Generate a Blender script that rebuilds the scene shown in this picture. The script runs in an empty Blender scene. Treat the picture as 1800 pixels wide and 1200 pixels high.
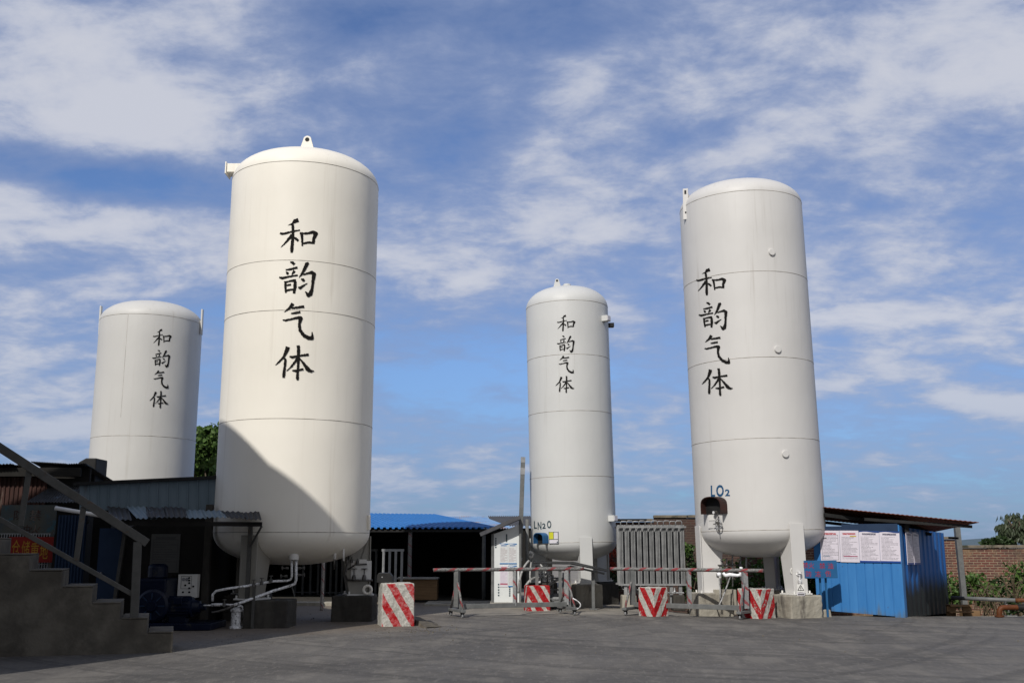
import bpy, bmesh, math, random
from mathutils import Vector, Matrix
random.seed(7)
S = bpy.context.scene
COL = S.collection
rad = math.radians

# ---------------------------------------------------------------- camera
PITCH, FPX, EYE = rad(11.13), 1830.0, 1.65
cam = bpy.data.objects.new('camera', bpy.data.cameras.new('camera'))
COL.objects.link(cam)
cam.location = (0, 0, EYE)
cam.rotation_euler = (rad(90) + PITCH, 0, 0)
cam.data.sensor_width = 36.0
cam.data.lens = 36.0 * FPX / 1800.0
cam.data.clip_start = 0.1
cam.data.clip_end = 12000
S.camera = cam

# ---------------------------------------------------------------- light
SUN_AZ, SUN_EL = rad(22), rad(40)          # sun stands behind the camera, to the left
sun_dir = Vector((-math.sin(SUN_AZ) * math.cos(SUN_EL), -math.cos(SUN_AZ) * math.cos(SUN_EL), math.sin(SUN_EL)))
sun = bpy.data.objects.new('sun', bpy.data.lights.new('sun', 'SUN'))
COL.objects.link(sun)
sun.data.energy = 3.85
sun.data.angle = rad(0.53)
sun.data.color = (1.0, 0.955, 0.895)
sun.rotation_euler = sun_dir.to_track_quat('Z', 'Y').to_euler()
sun.location = (-20, -40, 40)

S.view_settings.view_transform = 'Standard'
S.view_settings.look = 'None'
S.view_settings.gamma = 1.0
S.view_settings.exposure = -0.04
S.view_settings.use_curve_mapping = False

# ---------------------------------------------------------------- node helper
class NT:
    def __init__(s, tree):
        s.t = tree; s.n = tree.nodes; s.l = tree.links
    def new(s, typ, **kw):
        nd = s.n.new(typ)
        for k, v in kw.items(): setattr(nd, k, v)
        return nd
    def put(s, sock, val):
        if val is None: return
        if hasattr(val, 'is_output') or hasattr(val, 'links'):
            s.l.new(val, sock)
        else:
            try: sock.default_value = val
            except Exception: sock.default_value = (*val, 1.0)
    def math(s, op, a, b=None, c=None, clamp=False):
        nd = s.new('ShaderNodeMath', operation=op, use_clamp=clamp)
        s.put(nd.inputs[0], a); s.put(nd.inputs[1], b); s.put(nd.inputs[2], c)
        return nd.outputs[0]
    def vmath(s, op, a, b=None):
        nd = s.new('ShaderNodeVectorMath', operation=op)
        s.put(nd.inputs[0], a)
        if b is not None: s.put(nd.inputs[1], b)
        return nd.outputs['Value'] if op in ('DOT_PRODUCT', 'LENGTH', 'DISTANCE') else nd.outputs[0]
    def map(s, vec, scale=(1, 1, 1), loc=(0, 0, 0), rot=(0, 0, 0)):
        nd = s.new('ShaderNodeMapping')
        s.put(nd.inputs[0], vec); nd.inputs[1].default_value = loc; nd.inputs[2].default_value = rot; nd.inputs[3].default_value = scale
        return nd.outputs[0]
    def noise(s, vec, scale=5, detail=5, rough=0.55, dist=0.0, col=False):
        nd = s.new('ShaderNodeTexNoise')
        s.put(nd.inputs['Vector'], vec)
        nd.inputs['Scale'].default_value = scale; nd.inputs['Detail'].default_value = detail
        nd.inputs['Roughness'].default_value = rough; nd.inputs['Distortion'].default_value = dist
        return nd.outputs['Color'] if col else nd.outputs['Fac']
    def ramp(s, fac, stops, interp='LINEAR'):
        nd = s.new('ShaderNodeValToRGB'); cr = nd.color_ramp; cr.interpolation = interp
        while len(cr.elements) < len(stops): cr.elements.new(0.5)
        for e, (p, c) in zip(cr.elements, stops):
            e.position = p
            e.color = (c, c, c, 1) if not hasattr(c, '__len__') else (*c[:3], 1)
        s.put(nd.inputs[0], fac)
        return nd.outputs[0]
    def rng(s, v, a, b, c=0.0, d=1.0, smooth=False):
        nd = s.new('ShaderNodeMapRange', interpolation_type='SMOOTHSTEP' if smooth else 'LINEAR')
        s.put(nd.inputs[0], v)
        for i, x in enumerate((a, b, c, d)): s.put(nd.inputs[i + 1], x)
        return nd.outputs[0]
    def mix(s, fac, a, b, mode='MIX'):
        nd = s.new('ShaderNodeMix', data_type='RGBA', blend_type=mode)
        s.put(nd.inputs[0], fac); s.put(nd.inputs[6], a); s.put(nd.inputs[7], b)
        return nd.outputs[2]
    def xyz(s, vec):
        nd = s.new('ShaderNodeSeparateXYZ'); s.put(nd.inputs[0], vec); return nd.outputs
    def comb(s, x, y, z):
        nd = s.new('ShaderNodeCombineXYZ')
        s.put(nd.inputs[0], x); s.put(nd.inputs[1], y); s.put(nd.inputs[2], z); return nd.outputs[0]
    def bump(s, h, strength=0.3, dist=0.02):
        nd = s.new('ShaderNodeBump'); nd.inputs['Strength'].default_value = strength; nd.inputs['Distance'].default_value = dist
        s.put(nd.inputs['Height'], h); return nd.outputs[0]

# ---------------------------------------------------------------- sky
W = bpy.data.worlds.new('World'); S.world = W; W.use_nodes = True
w = NT(W.node_tree); w.n.clear()
bg = w.new('ShaderNodeBackground'); out = w.new('ShaderNodeOutputWorld'); w.l.new(bg.outputs[0], out.inputs[0])
sky = w.new('ShaderNodeTexSky', sky_type='NISHITA'); sky.sun_disc = False
sky.sun_elevation = SUN_EL; sky.sun_rotation = rad(180) + SUN_AZ
sky.air_density = 1.0; sky.dust_density = 0.6; sky.ozone_density = 2.0
SKY_STRENGTH = 0.105
dirv = w.vmath('NORMALIZE', w.new('ShaderNodeTexCoord').outputs['Generated'])
dx, dy, dz = w.xyz(dirv)
zc = w.math('MAXIMUM', dz, 0.0)
den = w.math('ADD', zc, 0.24)
pv = w.comb(w.math('DIVIDE', dx, den), w.math('DIVIDE', dy, den), 0.0)     # cloud deck seen from below
def blob(px, py, sx, sy, amp):
    a, b = (px - 900) / FPX, (600 - py) / FPX
    d = Vector((a, math.cos(PITCH) - b * math.sin(PITCH), math.sin(PITCH) + b * math.cos(PITCH))).normalized()
    az0, el0 = math.atan2(d.x, d.y), math.asin(d.z)
    az = w.math('ARCTAN2', dx, dy); el = w.math('ARCSINE', dz)
    u = w.math('MULTIPLY', w.math('SUBTRACT', az, az0), FPX / sx)
    v = w.math('MULTIPLY', w.math('SUBTRACT', el, el0), FPX / sy)
    r2 = w.math('ADD', w.math('MULTIPLY', u, u), w.math('MULTIPLY', v, v))
    return w.math('MULTIPLY', w.math('POWER', 2.718, w.math('MULTIPLY', r2, -1.0)), amp)
dens = w.noise(w.map(pv, (1.0, 1.25, 1), (3.1, 1.7, 0), (0, 0, rad(38))), 1.75, 9, 0.58, 0.3)
fine = w.noise(w.map(pv, (2.2, 4.0, 1), (0.4, 4.2, 0), (0, 0, rad(28))), 2.0, 8, 0.62, 0.5)
puff = w.noise(w.map(pv, (1, 1.2, 1), (7.7, 2.2, 0)), 6.5, 7, 0.6, 0.2)
tot = w.math('ADD', w.math('MULTIPLY', dens, 0.52), w.math('ADD', w.math('MULTIPLY', fine, 0.14), w.math('MULTIPLY', puff, 0.38)))
BLOBS = [(190, 190, 250, 85, .13), (380, 240, 200, 60, .05), (200, 400, 330, 70, .08), (40, 560, 130, 110, .04),
         (310, 310, 190, 42, -.16), (80, 300, 180, 30, -.14), (250, 345, 120, 22, -.08), (720, 60, 330, 70, -.035), (1680, 240, 330, 230, .085),
         (1250, 160, 260, 120, .02), (840, 400, 240, 110, .05), (1100, 420, 160, 120, .04), (830, 655, 190, 70, -.17), (1130, 640, 120, 60, -.05), (640, 30, 400, 40, -.06), (1050, 30, 250, 60, -.04),
         (960, 610, 260, 50, -.05), (740, 800, 220, 60, .03), (780, 720, 150, 30, .05), (1600, 560, 300, 90, .02), (1765, 712, 75, 26, .22), (1668, 695, 45, 16, .14),
         (100, 745, 110, 32, .14), (1560, 800, 340, 90, -.04), (520, 120, 200, 70, .00), (60, 40, 200, 60, .04)]
for bb in BLOBS: tot = w.math('ADD', tot, blob(*bb))
veil = w.rng(tot, 0.33, 0.50, 0, 1, True)
mask = w.rng(tot, 0.455, 0.63, 0, 1, True)
thick = w.rng(tot, 0.49, 0.69, 0, 1, True)
skyc = w.mix(1.0, sky.outputs[0], (SKY_STRENGTH,) * 3 + (1,), 'MULTIPLY')
skyc = w.mix(1.0, skyc, (0.70, 0.84, 1.12, 1), 'MULTIPLY')
cloud_c = w.mix(thick, (0.36, 0.425, 0.60, 1), (0.65, 0.665, 0.73, 1))
low = w.rng(dz, 0.0, 0.22, 1, 0, True)
cloud_c = w.mix(w.math('MULTIPLY', low, 0.55), cloud_c, (0.29, 0.38, 0.55, 1))
skyc = w.mix(1.0, skyc, w.mix(w.rng(dz, 0.0, 0.20, 1, 0, True), (1, 1, 1, 1), (0.44, 0.60, 0.76, 1)), 'MULTIPLY')
fin = w.mix(w.math('MULTIPLY', veil, 0.50), skyc, (0.255, 0.325, 0.52, 1))
fin = w.mix(w.math('MULTIPLY', mask, 0.86), fin, cloud_c)
fin = w.mix(w.rng(dy, 0.25, -0.45, 0, 0.86, True), fin, (0.47, 0.475, 0.50, 1))      # unseen grey sky added behind the camera to set the shade level
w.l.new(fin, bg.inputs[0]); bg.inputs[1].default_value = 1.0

# ---------------------------------------------------------------- photo ray -> world point (to read positions off)
def ray(px, py):
    a, b = (px - 900) / FPX, (600 - py) / FPX
    return Vector((a, math.cos(PITCH) - b * math.sin(PITCH), math.sin(PITCH) + b * math.cos(PITCH)))
def P(px, py, Y):
    d = ray(px, py); t = Y / d.y
    return Vector((d.x * t, Y, EYE + d.z * t))
def sstep(a, b, x):
    t = min(1, max(0, (x - a) / (b - a))); return t * t * (3 - 2 * t)
def gz(x, y):                                # height of the ground
    return -0.062 * max(0.0, y - 25.9) * sstep(2.6, 6.0, x) * (1 - sstep(36, 60, y))
def G(px, py):                               # where the ray meets the ground
    d = ray(px, py); z = 0
    for _ in range(6):
        t = (z - EYE) / d.z; p = Vector((d.x * t, d.y * t, z)); z = gz(p.x, p.y)
    return Vector((p.x, p.y, z))
def XY(px, Y, z=0.0):                        # x for a photo column at depth Y and height z
    d = Y * math.cos(PITCH) + (z - EYE) * math.sin(PITCH)
    return (px - 900) / FPX * d

# ---------------------------------------------------------------- object helpers
WM = {}
def put_parent(o, parent, wm):
    if parent is not None:
        o.parent = parent
        o.matrix_basis = WM[parent.name].inverted() @ wm
    else:
        o.matrix_basis = wm
    WM[o.name] = wm
def tag(o, label=None, cat=None, group=None, kind=None):
    if label: o['label'] = label
    if cat: o['category'] = cat
    if group: o['group'] = group
    if kind: o['kind'] = kind
    return o
def thing(name, label, cat, loc=(0, 0, 0), group=None):
    o = bpy.data.objects.new(name, None); COL.objects.link(o)
    o.empty_display_size = 0.2
    put_parent(o, None, Matrix.Translation(Vector(loc)))
    return tag(o, label, cat, group)
def place(root, loc, rotz=0):
    root.matrix_basis = Matrix.Translation(Vector(loc)) @ Matrix.Rotation(rotz, 4, 'Z')
    return root
def dup(root, loc, rotz=0, label=None):
    def rec(o, par):
        c = o.copy(); COL.objects.link(c)
        if par is not None: c.parent = par
        for ch in list(o.children): rec(ch, c)
        return c
    r = rec(root, None); place(r, loc, rotz)
    if label: r['label'] = label
    return r

class MB:
    """collects shapes, then links them as one mesh object"""
    def __init__(s): s.v = []; s.f = []; s.uv = {}
    def add(s, vs, fs, uvs=None):
        b = len(s.v); s.v += [Vector(x) for x in vs]
        for i, f in enumerate(fs):
            if uvs is not None: s.uv[len(s.f)] = uvs[i]
            s.f.append([b + k for k in f])
        return s
    def box(s, c, size, rotz=0, M=None, taper=None):
        hx, hy, hz = size[0] / 2, size[1] / 2, size[2] / 2
        tp = taper if taper else 1.0
        vs = [Vector((x * hx * (tp if z > 0 else 1), y * hy * (tp if z > 0 else 1), z * hz)) for z in (-1, 1) for y in (-1, 1) for x in (-1, 1)]
        R = M if M is not None else Matrix.Rotation(rotz, 3, 'Z')
        vs = [Vector(c) + R @ v for v in vs]
        fs = [(0, 2, 3, 1), (4, 5, 7, 6), (0, 1, 5, 4), (1, 3, 7, 5), (3, 2, 6, 7), (2, 0, 4, 6)]
        dims = [(1, 0), (0, 1)]
        uvs = []
        for k, f in enumerate(fs):
            a, b_, c_, d_ = [vs[i] for i in f]
            wu, wv = (b_ - a).length, (d_ - a).length
            uvs.append([(0, 0), (wu, 0), (wu, wv), (0, wv)])
        return s.add(vs, fs, uvs)
    def bx(s, x0, x1, y0, y1, z0, z1):
        return s.box(((x0 + x1) / 2, (y0 + y1) / 2, (z0 + z1) / 2), (abs(x1 - x0), abs(y1 - y0), abs(z1 - z0)))
    def bar(s, p, q, wd, ht, up=(0, 0, 1)):
        p, q = Vector(p), Vector(q); d = (q - p); L = d.length; d.normalize()
        up = Vector(up)
        if abs(d.dot(up)) > 0.98: up = Vector((0, 1, 0))
        sd = d.cross(up).normalized(); u2 = sd.cross(d)
        M = Matrix((d, sd, u2)).transposed()
        return s.box((p + q) / 2, (L, wd, ht), M=M)
    def tube(s, pts, r, n=10, cap=True):
        pts = [Vector(p) for p in pts]; N = len(pts)
        rs = r if hasattr(r, '__len__') else [r] * N
        t0 = (pts[1] - pts[0]).normalized()
        a = Vector((0, 0, 1)) if abs(t0.z) < 0.9 else Vector((1, 0, 0))
        nrm = t0.cross(a).normalized(); b0 = len(s.v); L = 0; ls = []
        for i, p in enumerate(pts):
            t = ((pts[min(i + 1, N - 1)] - pts[max(i - 1, 0)])).normalized()
            nrm = (nrm - t * nrm.dot(t)).normalized(); bn = t.cross(nrm)
            if i: L += (p - pts[i - 1]).length
            ls.append(L)
            for k in range(n):
                an = 2 * math.pi * k / n
                s.v.append(p + (nrm * math.cos(an) + bn * math.sin(an)) * rs[i])
        for i in range(N - 1):
            for k in range(n):
                k2 = (k + 1) % n
                s.uv[len(s.f)] = [(ls[i], k / n), (ls[i], (k + 1) / n), (ls[i + 1], (k + 1) / n), (ls[i + 1], k / n)]
                s.f.append([b0 + i * n + k, b0 + i * n + k2, b0 + (i + 1) * n + k2, b0 + (i + 1) * n + k])
        if cap:
            s.f.append([b0 + k for k in reversed(range(n))]); s.f.append([b0 + (N - 1) * n + k for k in range(n)])
        return s
    def lathe(s, prof, c=(0, 0, 0), n=48, axis='Z'):
        c = Vector(c); b0 = len(s.v); rings = []
        for (r, z) in prof:
            if r < 1e-5:
                s.v.append(s._ax(c, 0, 0, z, axis)); rings.append([len(s.v) - 1])
            else:
                row = []
                for k in range(n):
                    an = 2 * math.pi * k / n
                    s.v.append(s._ax(c, r * math.cos(an), r * math.sin(an), z, axis)); row.append(len(s.v) - 1)
                rings.append(row)
        for A, B in zip(rings, rings[1:]):
            for k in range(n):
                k2 = (k + 1) % n
                if len(A) == 1 and len(B) == 1: break
                if len(A) == 1: s.f.append([A[0], B[k2], B[k]])
                elif len(B) == 1: s.f.append([A[k], A[k2], B[0]])
                else: s.f.append([A[k], A[k2], B[k2], B[k]])
        if len(rings[0]) > 1: s.f.append(list(reversed(rings[0])))
        if len(rings[-1]) > 1: s.f.append(list(rings[-1]))
        return s
    def _ax(s, c, x, y, z, axis):
        if axis == 'Z': return c + Vector((x, y, z))
        if axis == 'X': return c + Vector((z, x, y))
        if axis == 'Y': return c + Vector((x, z, y)) * 1.0
        R = axis  # a matrix
        return c + R @ Vector((x, y, z))
    def prism(s, poly, o, ex, ey, th):
        """polygon (a,b) in the plane o + a*ex + b*ey, extruded by the vector th (both ways /2)"""
        o, ex, ey, th = Vector(o), Vector(ex), Vector(ey), Vector(th); n = len(poly)
        fr = [o + ex * a + ey * b - th / 2 for a, b in poly]; bk = [x + th for x in fr]
        return s.add(fr + bk, [list(range(n))] + [list(range(2 * n - 1, n - 1, -1))] + [[i, i + n, (i + 1) % n + n, (i + 1) % n] for i in range(n)])
    def corr(s, a, b, c, d, waves, amp, th=0.006, prof='trap', rows=1, jitter=0.0):
        """corrugated sheet: a-b is the edge that shows the waves, d-c the edge opposite; real thickness th"""
        a, b, c, d = map(Vector, (a, b, c, d))
        nm = (b - a).cross(d - a).normalized()
        pat = [(0, 0), (.18, 0), (.30, 1), (.70, 1), (.82, 0)] if prof == 'trap' else ([(i / 6, .5 + .5 * math.sin(2 * math.pi * i / 6)) for i in range(6)] if prof == 'sine' else [(0, 0), (.86, 0), (.89, 1), (.97, 1)])
        us = []
        for i in range(waves):
            for (u, h) in pat: us.append(((i + u) / waves, h))
        us.append((1.0, pat[0][1])); b0 = len(s.v); n = len(us)
        for lay in (0, 1):
            for j in range(rows + 1):
                vv = j / rows
                for (u, h) in us:
                    p = (a.lerp(b, u)).lerp(d.lerp(c, u), vv)
                    jt = (math.sin(u * 37 + j * 5) * jitter) if jitter else 0
                    s.v.append(p + nm * (amp * h + (th if lay else 0) + jt))
        R = n * (rows + 1)
        for j in range(rows):
            for i in range(n - 1):
                q = b0 + j * n + i
                s.f.append([q, q + n, q + n + 1, q + 1]); q += R
                s.f.append([q, q + 1, q + n + 1, q + n])
        for i in range(n - 1):
            q = b0 + i; s.f.append([q, q + 1, q + R + 1, q + R])
            q = b0 + rows * n + i; s.f.append([q + 1, q, q + R, q + R + 1])
        for j in range(rows):
            q = b0 + j * n; s.f.append([q + n, q, q + R, q + R + n])
            q = b0 + j * n + n - 1; s.f.append([q, q + n, q + R + n, q + R])
        return s
    def slab(s, a, b, c, d, th):
        """a flat quad given real thickness along its normal"""
        a, b, c, d = map(Vector, (a, b, c, d)); nm = (b - a).cross(d - a).normalized() * th
        vs = [a, b, c, d, a + nm, b + nm, c + nm, d + nm]
        return s.add(vs, [(0, 3, 2, 1), (4, 5, 6, 7), (0, 1, 5, 4), (1, 2, 6, 5), (2, 3, 7, 6), (3, 0, 4, 7)])
    def build(s, name, mat, parent=None, smooth=False, bevel=0.0, label=None, cat=None, group=None, kind=None, auto=None):
        lo = Vector([min(v[i] for v in s.v) for i in range(3)]); hi = Vector([max(v[i] for v in s.v) for i in range(3)])
        c = (lo + hi) / 2
        if parent is None: c.z = lo.z
        me = bpy.data.meshes.new(name)
        me.from_pydata([tuple(v - c) for v in s.v], [], s.f)
        if s.uv:
            uvl = me.uv_layers.new(name='uv')
            for pi, poly in enumerate(me.polygons):
                u = s.uv.get(pi)
                if u:
                    for li, q in zip(poly.loop_indices, u): uvl.data[li].uv = q
        me.materials.append(mat)
        if smooth: me.polygons.foreach_set('use_smooth', [True] * len(me.polygons))
        if auto is not None:
            me.polygons.foreach_set('use_smooth', [True] * len(me.polygons))
            me.set_sharp_from_angle(angle=rad(auto))
        me.update()
        o = bpy.data.objects.new(name, me); COL.objects.link(o)
        put_parent(o, parent, Matrix.Translation(c))
        if bevel:
            bv = o.modifiers.new('bevel', 'BEVEL'); bv.width = bevel; bv.segments = 2; bv.limit_method = 'ANGLE'; bv.angle_limit = rad(40)
        return tag(o, label, cat, group, kind)

def text_geo(txt, size=1.0, space=1.0, bold=0.0):
    cu = bpy.data.curves.new('t', 'FONT'); cu.body = txt; cu.size = size; cu.space_character = space
    cu.align_x = 'CENTER'; cu.align_y = 'CENTER'; cu.resolution_u = 3; cu.offset = bold
    ob = bpy.data.objects.new('t', cu); COL.objects.link(ob)
    dg = bpy.context.evaluated_depsgraph_get()
    me = bpy.data.meshes.new_from_object(ob.evaluated_get(dg))
    vs = [v.co.copy() for v in me.vertices]; fs = [list(p.vertices) for p in me.polygons]
    bpy.data.objects.remove(ob); bpy.data.meshes.remove(me); bpy.data.curves.remove(cu)
    return vs, fs
def fit_text(txt, w_, h_, bold=0.0):
    """flat lettering centred on 0,0 that fills w_ x h_"""
    vs, fs = text_geo(txt, bold=bold)
    x0, x1 = min(v.x for v in vs), max(v.x for v in vs); y0, y1 = min(v.y for v in vs), max(v.y for v in vs)
    return [Vector(((v.x - (x0 + x1) / 2) * w_ / (x1 - x0), (v.y - (y0 + y1) / 2) * h_ / (y1 - y0), 0)) for v in vs], fs
# ---------------------------------------------------------------- materials
def newmat(name):
    m = bpy.data.materials.new(name); m.use_nodes = True
    t = NT(m.node_tree); t.bsdf = m.node_tree.nodes['Principled BSDF']
    return m, t
def setp(t, col=None, rough=None, metal=None, nrm=None, spec=None):
    for nm, v in (('Base Color', col), ('Roughness', rough), ('Metallic', metal), ('Normal', nrm), ('Specular IOR Level', spec)):
        if v is not None: t.put(t.bsdf.inputs[nm], v)
def objc(t): return t.new('ShaderNodeTexCoord').outputs['Object']
def posc(t): return t.new('ShaderNodeNewGeometry').outputs['Position']
def c4(c): return (*c, 1)
def mottled(name, c1, c2, scale=3, rough=.7, metal=0, bump=.15, bscale=40, dirt=None, dscale=1.2, dlo=.55, dhi=.7, stretch=(1, 1, 1), bdist=.01, spec=None):
    m, t = newmat(name); v = t.map(posc(t), stretch)
    n1 = t.noise(v, scale, 7, .62)
    c = t.mix(t.rng(n1, .3, .7, 0, 1, True), c4(c1), c4(c2))
    if dirt:
        n2 = t.noise(t.map(posc(t), stretch, (5, 3, 9)), dscale, 8, .65, .3)
        c = t.mix(t.rng(n2, dlo, dhi, 0, 1, True), c, c4(dirt))
    nb = t.noise(v, bscale, 6, .6)
    setp(t, c, t.rng(n1, .3, .7, rough - .08, min(1, rough + .08)), metal, t.bump(nb, bump, bdist) if bump else None, .2 if spec is None else spec)
    return m

def tank_paint(name, c1, c2, grime, gamt):
    m, t = newmat(name); p = posc(t)
    big = t.noise(t.map(p, (.5, .5, .3)), 1.2, 5, .55)
    c = t.mix(t.rng(big, .35, .65), c4(c1), c4(c2))
    x_, y_, z_ = t.xyz(p); lev = t.noise(t.comb(0.0, 0.0, z_), .62, 2, .5)
    c = t.mix(t.rng(lev, .40, .60, 0, .14), c, c4([v * .72 for v in c1]))                 # plate courses differ a little
    streak = t.noise(t.map(p, (5.5, 5.5, .16)), 1.6, 7, .65, .2)         # rain streaks running down
    sel = t.noise(t.map(p, (.8, .8, .25), (3, 8, 1)), 1.0, 4, .5)
    f = t.math('MULTIPLY', t.rng(streak, .52, .78, 0, 1, True), t.rng(sel, .38, .68, 0, gamt, True))
    c = t.mix(f, c, c4(grime))
    sp = t.noise(p, 14, 5, .7)
    c = t.mix(t.rng(sp, .68, .8, 0, gamt * .7), c, c4(grime))
    dent = t.noise(t.map(p, (1, 1, .6)), .9, 3, .5)
    ripple = t.noise(p, 55, 3, .5)
    h = t.math('ADD', t.math('MULTIPLY', dent, .8), t.math('MULTIPLY', ripple, .02))
    setp(t, c, t.rng(big, .3, .7, .42, .56), 0, t.bump(h, .22, .12), .4)
    return m

M = {}
M['cream'] = tank_paint('cream tank paint', (.80, .765, .68), (.755, .72, .635), (.40, .34, .26), .5)
M['pale'] = tank_paint('pale tank paint', (.55, .545, .52), (.51, .505, .485), (.30, .27, .22), .45)
M['white3'] = tank_paint('white tank paint', (.56, .565, .55), (.52, .525, .515), (.28, .26, .23), .45)
M['white4'] = tank_paint('off white tank paint', (.59, .58, .56), (.55, .54, .52), (.28, .25, .21), .55)
M['leg_shaded'] = tank_paint('shade darkened leg paint', (.28, .265, .23), (.23, .217, .187), (.16, .13, .10), .7)  # darker than the shell: the legs' shade is put into the paint
M['seam'] = mottled('weld line', (.16, .14, .11), (.46, .43, .38), 3.5, .6, 0, .2, 60)
M['ink'] = mottled('black lettering paint', (.007, .0065, .006), (.012, .011, .010), 9, .85, 0, 0, spec=.12)
M['blue_ink'] = mottled('blue lettering paint', (.015, .06, .14), (.02, .09, .19), 9, .5, 0, .05)
M['slate_ink'] = mottled('slate lettering paint', (.03, .055, .07), (.045, .075, .09), 9, .5, 0, .05)
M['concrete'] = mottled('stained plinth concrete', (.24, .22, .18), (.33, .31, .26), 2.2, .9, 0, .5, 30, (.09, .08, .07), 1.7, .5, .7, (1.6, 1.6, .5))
M['dark_concrete'] = mottled('shade toned plinth concrete', (.034, .032, .028), (.064, .059, .051), 2.2, .9, 0, .5, 30, (.04, .037, .034), 1.7, .5, .7, (1.8, 1.8, .5))  # darker copy of the plinth concrete, with shade in its colour
M['stair_concrete'] = mottled('stair concrete', (.072, .065, .053), (.135, .122, .10), 2.6, .92, 0, .9, 14, (.055, .049, .041), 1.7, .47, .78)
M['steel'] = mottled('grey painted steel', (.115, .12, .118), (.16, .163, .16), 6, .5, .15, .1, 60, (.14, .10, .07), 5, .62, .72)
M['rail'] = mottled('railing steel', (.062, .062, .057), (.09, .088, .082), 5, .6, .1, .12, 60, (.09, .06, .04), 5, .6, .72)
M['galv'] = mottled('galvanised tube', (.25, .255, .26), (.34, .345, .345), 7, .42, .35, .06, 70)
M['fin'] = mottled('aluminium fins', (.22, .225, .225), (.30, .305, .305), 4, .5, .35, .05, 70)
M['hose_grey'] = mottled('weathered hose', (.22, .22, .215), (.38, .38, .37), 14, .5, .1, .2, 50, (.06, .06, .06), 9, .55, .66)
M['pump_grey'] = mottled('grey cast pump', (.15, .155, .155), (.22, .225, .225), 8, .5, .2, .15, 50, (.05, .05, .05), 7, .55, .66)
M['black'] = mottled('black sheet', (.012, .012, .012), (.02, .02, .02), 5, .6, 0, .1)
M['rubber'] = mottled('rubber', (.02, .02, .02), (.03, .03, .03), 9, .7, 0, .1)
M['white_metal'] = mottled('white painted metal', (.62, .61, .58), (.70, .69, .66), 5, .5, 0, .08, 60, (.30, .24, .18), 4, .6, .75)
M['frost'] = mottled('frosted pipe lagging', (.42, .42, .42), (.85, .85, .85), 22, .4, .1, .4, 60, (.12, .12, .12), 14, .55, .62)
M['frost_white'] = mottled('thick frost', (.72, .74, .76), (.85, .86, .88), 20, .75, 0, .6, 40)
M['brass'] = mottled('dull valve metal', (.06, .06, .058), (.14, .13, .12), 12, .45, .5, .1)
M['blue_sheet'] = mottled('blue roof sheet', (.025, .145, .40), (.035, .17, .45), 1.5, .5, .0, .05, 20, (.05, .12, .28), 1.2, .62, .8)
M['dusty_blue'] = mottled('faded blue roof', (.22, .34, .50), (.14, .27, .50), 2.5, .55, 0, .1, 20, (.32, .16, .07), 1.6, .52, .66)
M['slate_roof'] = mottled('grey ribbed roof', (.05, .052, .06), (.085, .085, .09), 3, .7, 0, .2, 20)
M['rust_roof'] = mottled('rust red roof sheet', (.18, .058, .034), (.11, .042, .028), 2.2, .8, 0, .3, 25, (.05, .025, .018), 1.6, .55, .7)
M['clad'] = mottled('blue grey cladding', (.125, .17, .20), (.155, .20, .235), 1.5, .55, .1, .08, 30, (.09, .10, .11), 1.6, .55, .75, (1.5, 1.5, .4))
M['deep_blue'] = mottled('deep blue sheet', (.013, .028, .062), (.018, .036, .075), 2, .6, 0, .1, 30)
M['motor_blue'] = mottled('blue motor enamel', (.002, .005, .016), (.003, .007, .022), 5, .4, 0, .1, 40, (.03, .03, .03), 4, .58, .7)
M['rust_wall'] = mottled('rusty red sheet wall', (.06, .026, .02), (.036, .019, .016), 2.5, .8, 0, .25, 25, (.15, .12, .10), 2.2, .58, .7, (2, 2, .5))
M['dark_wall'] = mottled('shade dark wall', (.013, .012, .011), (.021, .02, .018), 2, .9, 0, .3, 20)  # colour lowered to keep the shaded sheds dark
M['shade_black'] = mottled('shade black boards', (.006, .006, .006), (.010, .010, .009), 2, 1, 0, 0, 20, spec=.05)  # near-black colour stands in for the deep shade inside the sheds
M['shed_roof'] = mottled('old tarred roof sheet', (.022, .022, .022), (.042, .042, .042), 4, .6, .2, .2, 25, (.10, .13, .17), 2.0, .56, .66)
M['timber'] = mottled('brown boards', (.15, .09, .045), (.20, .125, .065), 3, .75, 0, .3, 30, (.08, .05, .03), 3, .6, .75, (.6, 1, 5))
M['counter_top'] = mottled('counter top', (.22, .22, .21), (.30, .30, .29), 5, .5, 0, .1)
M['render'] = mottled('grey render', (.36, .35, .32), (.44, .42, .39), .8, .9, 0, .3, 18, (.24, .22, .2), .7, .5, .75, (1, 1, .5))
M['orange'] = mottled('orange pipe', (.11, .034, .010), (.07, .024, .009), 5, .55, 0, .2, 40, (.15, .07, .03), 4, .6, .75)
M['white_panel'] = mottled('white sandwich panel', (.60, .63, .62), (.66, .68, .67), 1.6, .45, 0, .03, 30, (.40, .40, .38), 2, .62, .8)
M['yellow'] = mottled('yellow label', (.50, .50, .03), (.55, .54, .05), 4, .5, 0, 0)
M['label_white'] = mottled('label plate', (.58, .56, .60), (.63, .61, .65), 4, .5, 0, 0)
M['red'] = mottled('red banner cloth', (.16, .011, .007), (.20, .014, .01), 3, .7, 0, .1)
M['gold'] = mottled('yellow lettering', (.33, .18, .02), (.38, .22, .03), 6, .6, 0, 0)
M['sign_blue'] = mottled('blue sign board', (.015, .085, .20), (.02, .10, .235), 3, .5, 0, .05)
M['sign_red'] = mottled('red lettering', (.26, .012, .02), (.32, .02, .03), 8, .6, 0, 0)
M['faded_board'] = mottled('faded signboard', (.075, .075, .062), (.055, .068, .072), 3, .8, 0, .1, 20, (.04, .09, .11), 2.6, .56, .62)
M['hood_blue'] = mottled('blue hood', (.02, .085, .20), (.03, .11, .25), 5, .45, 0, .1)
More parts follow.
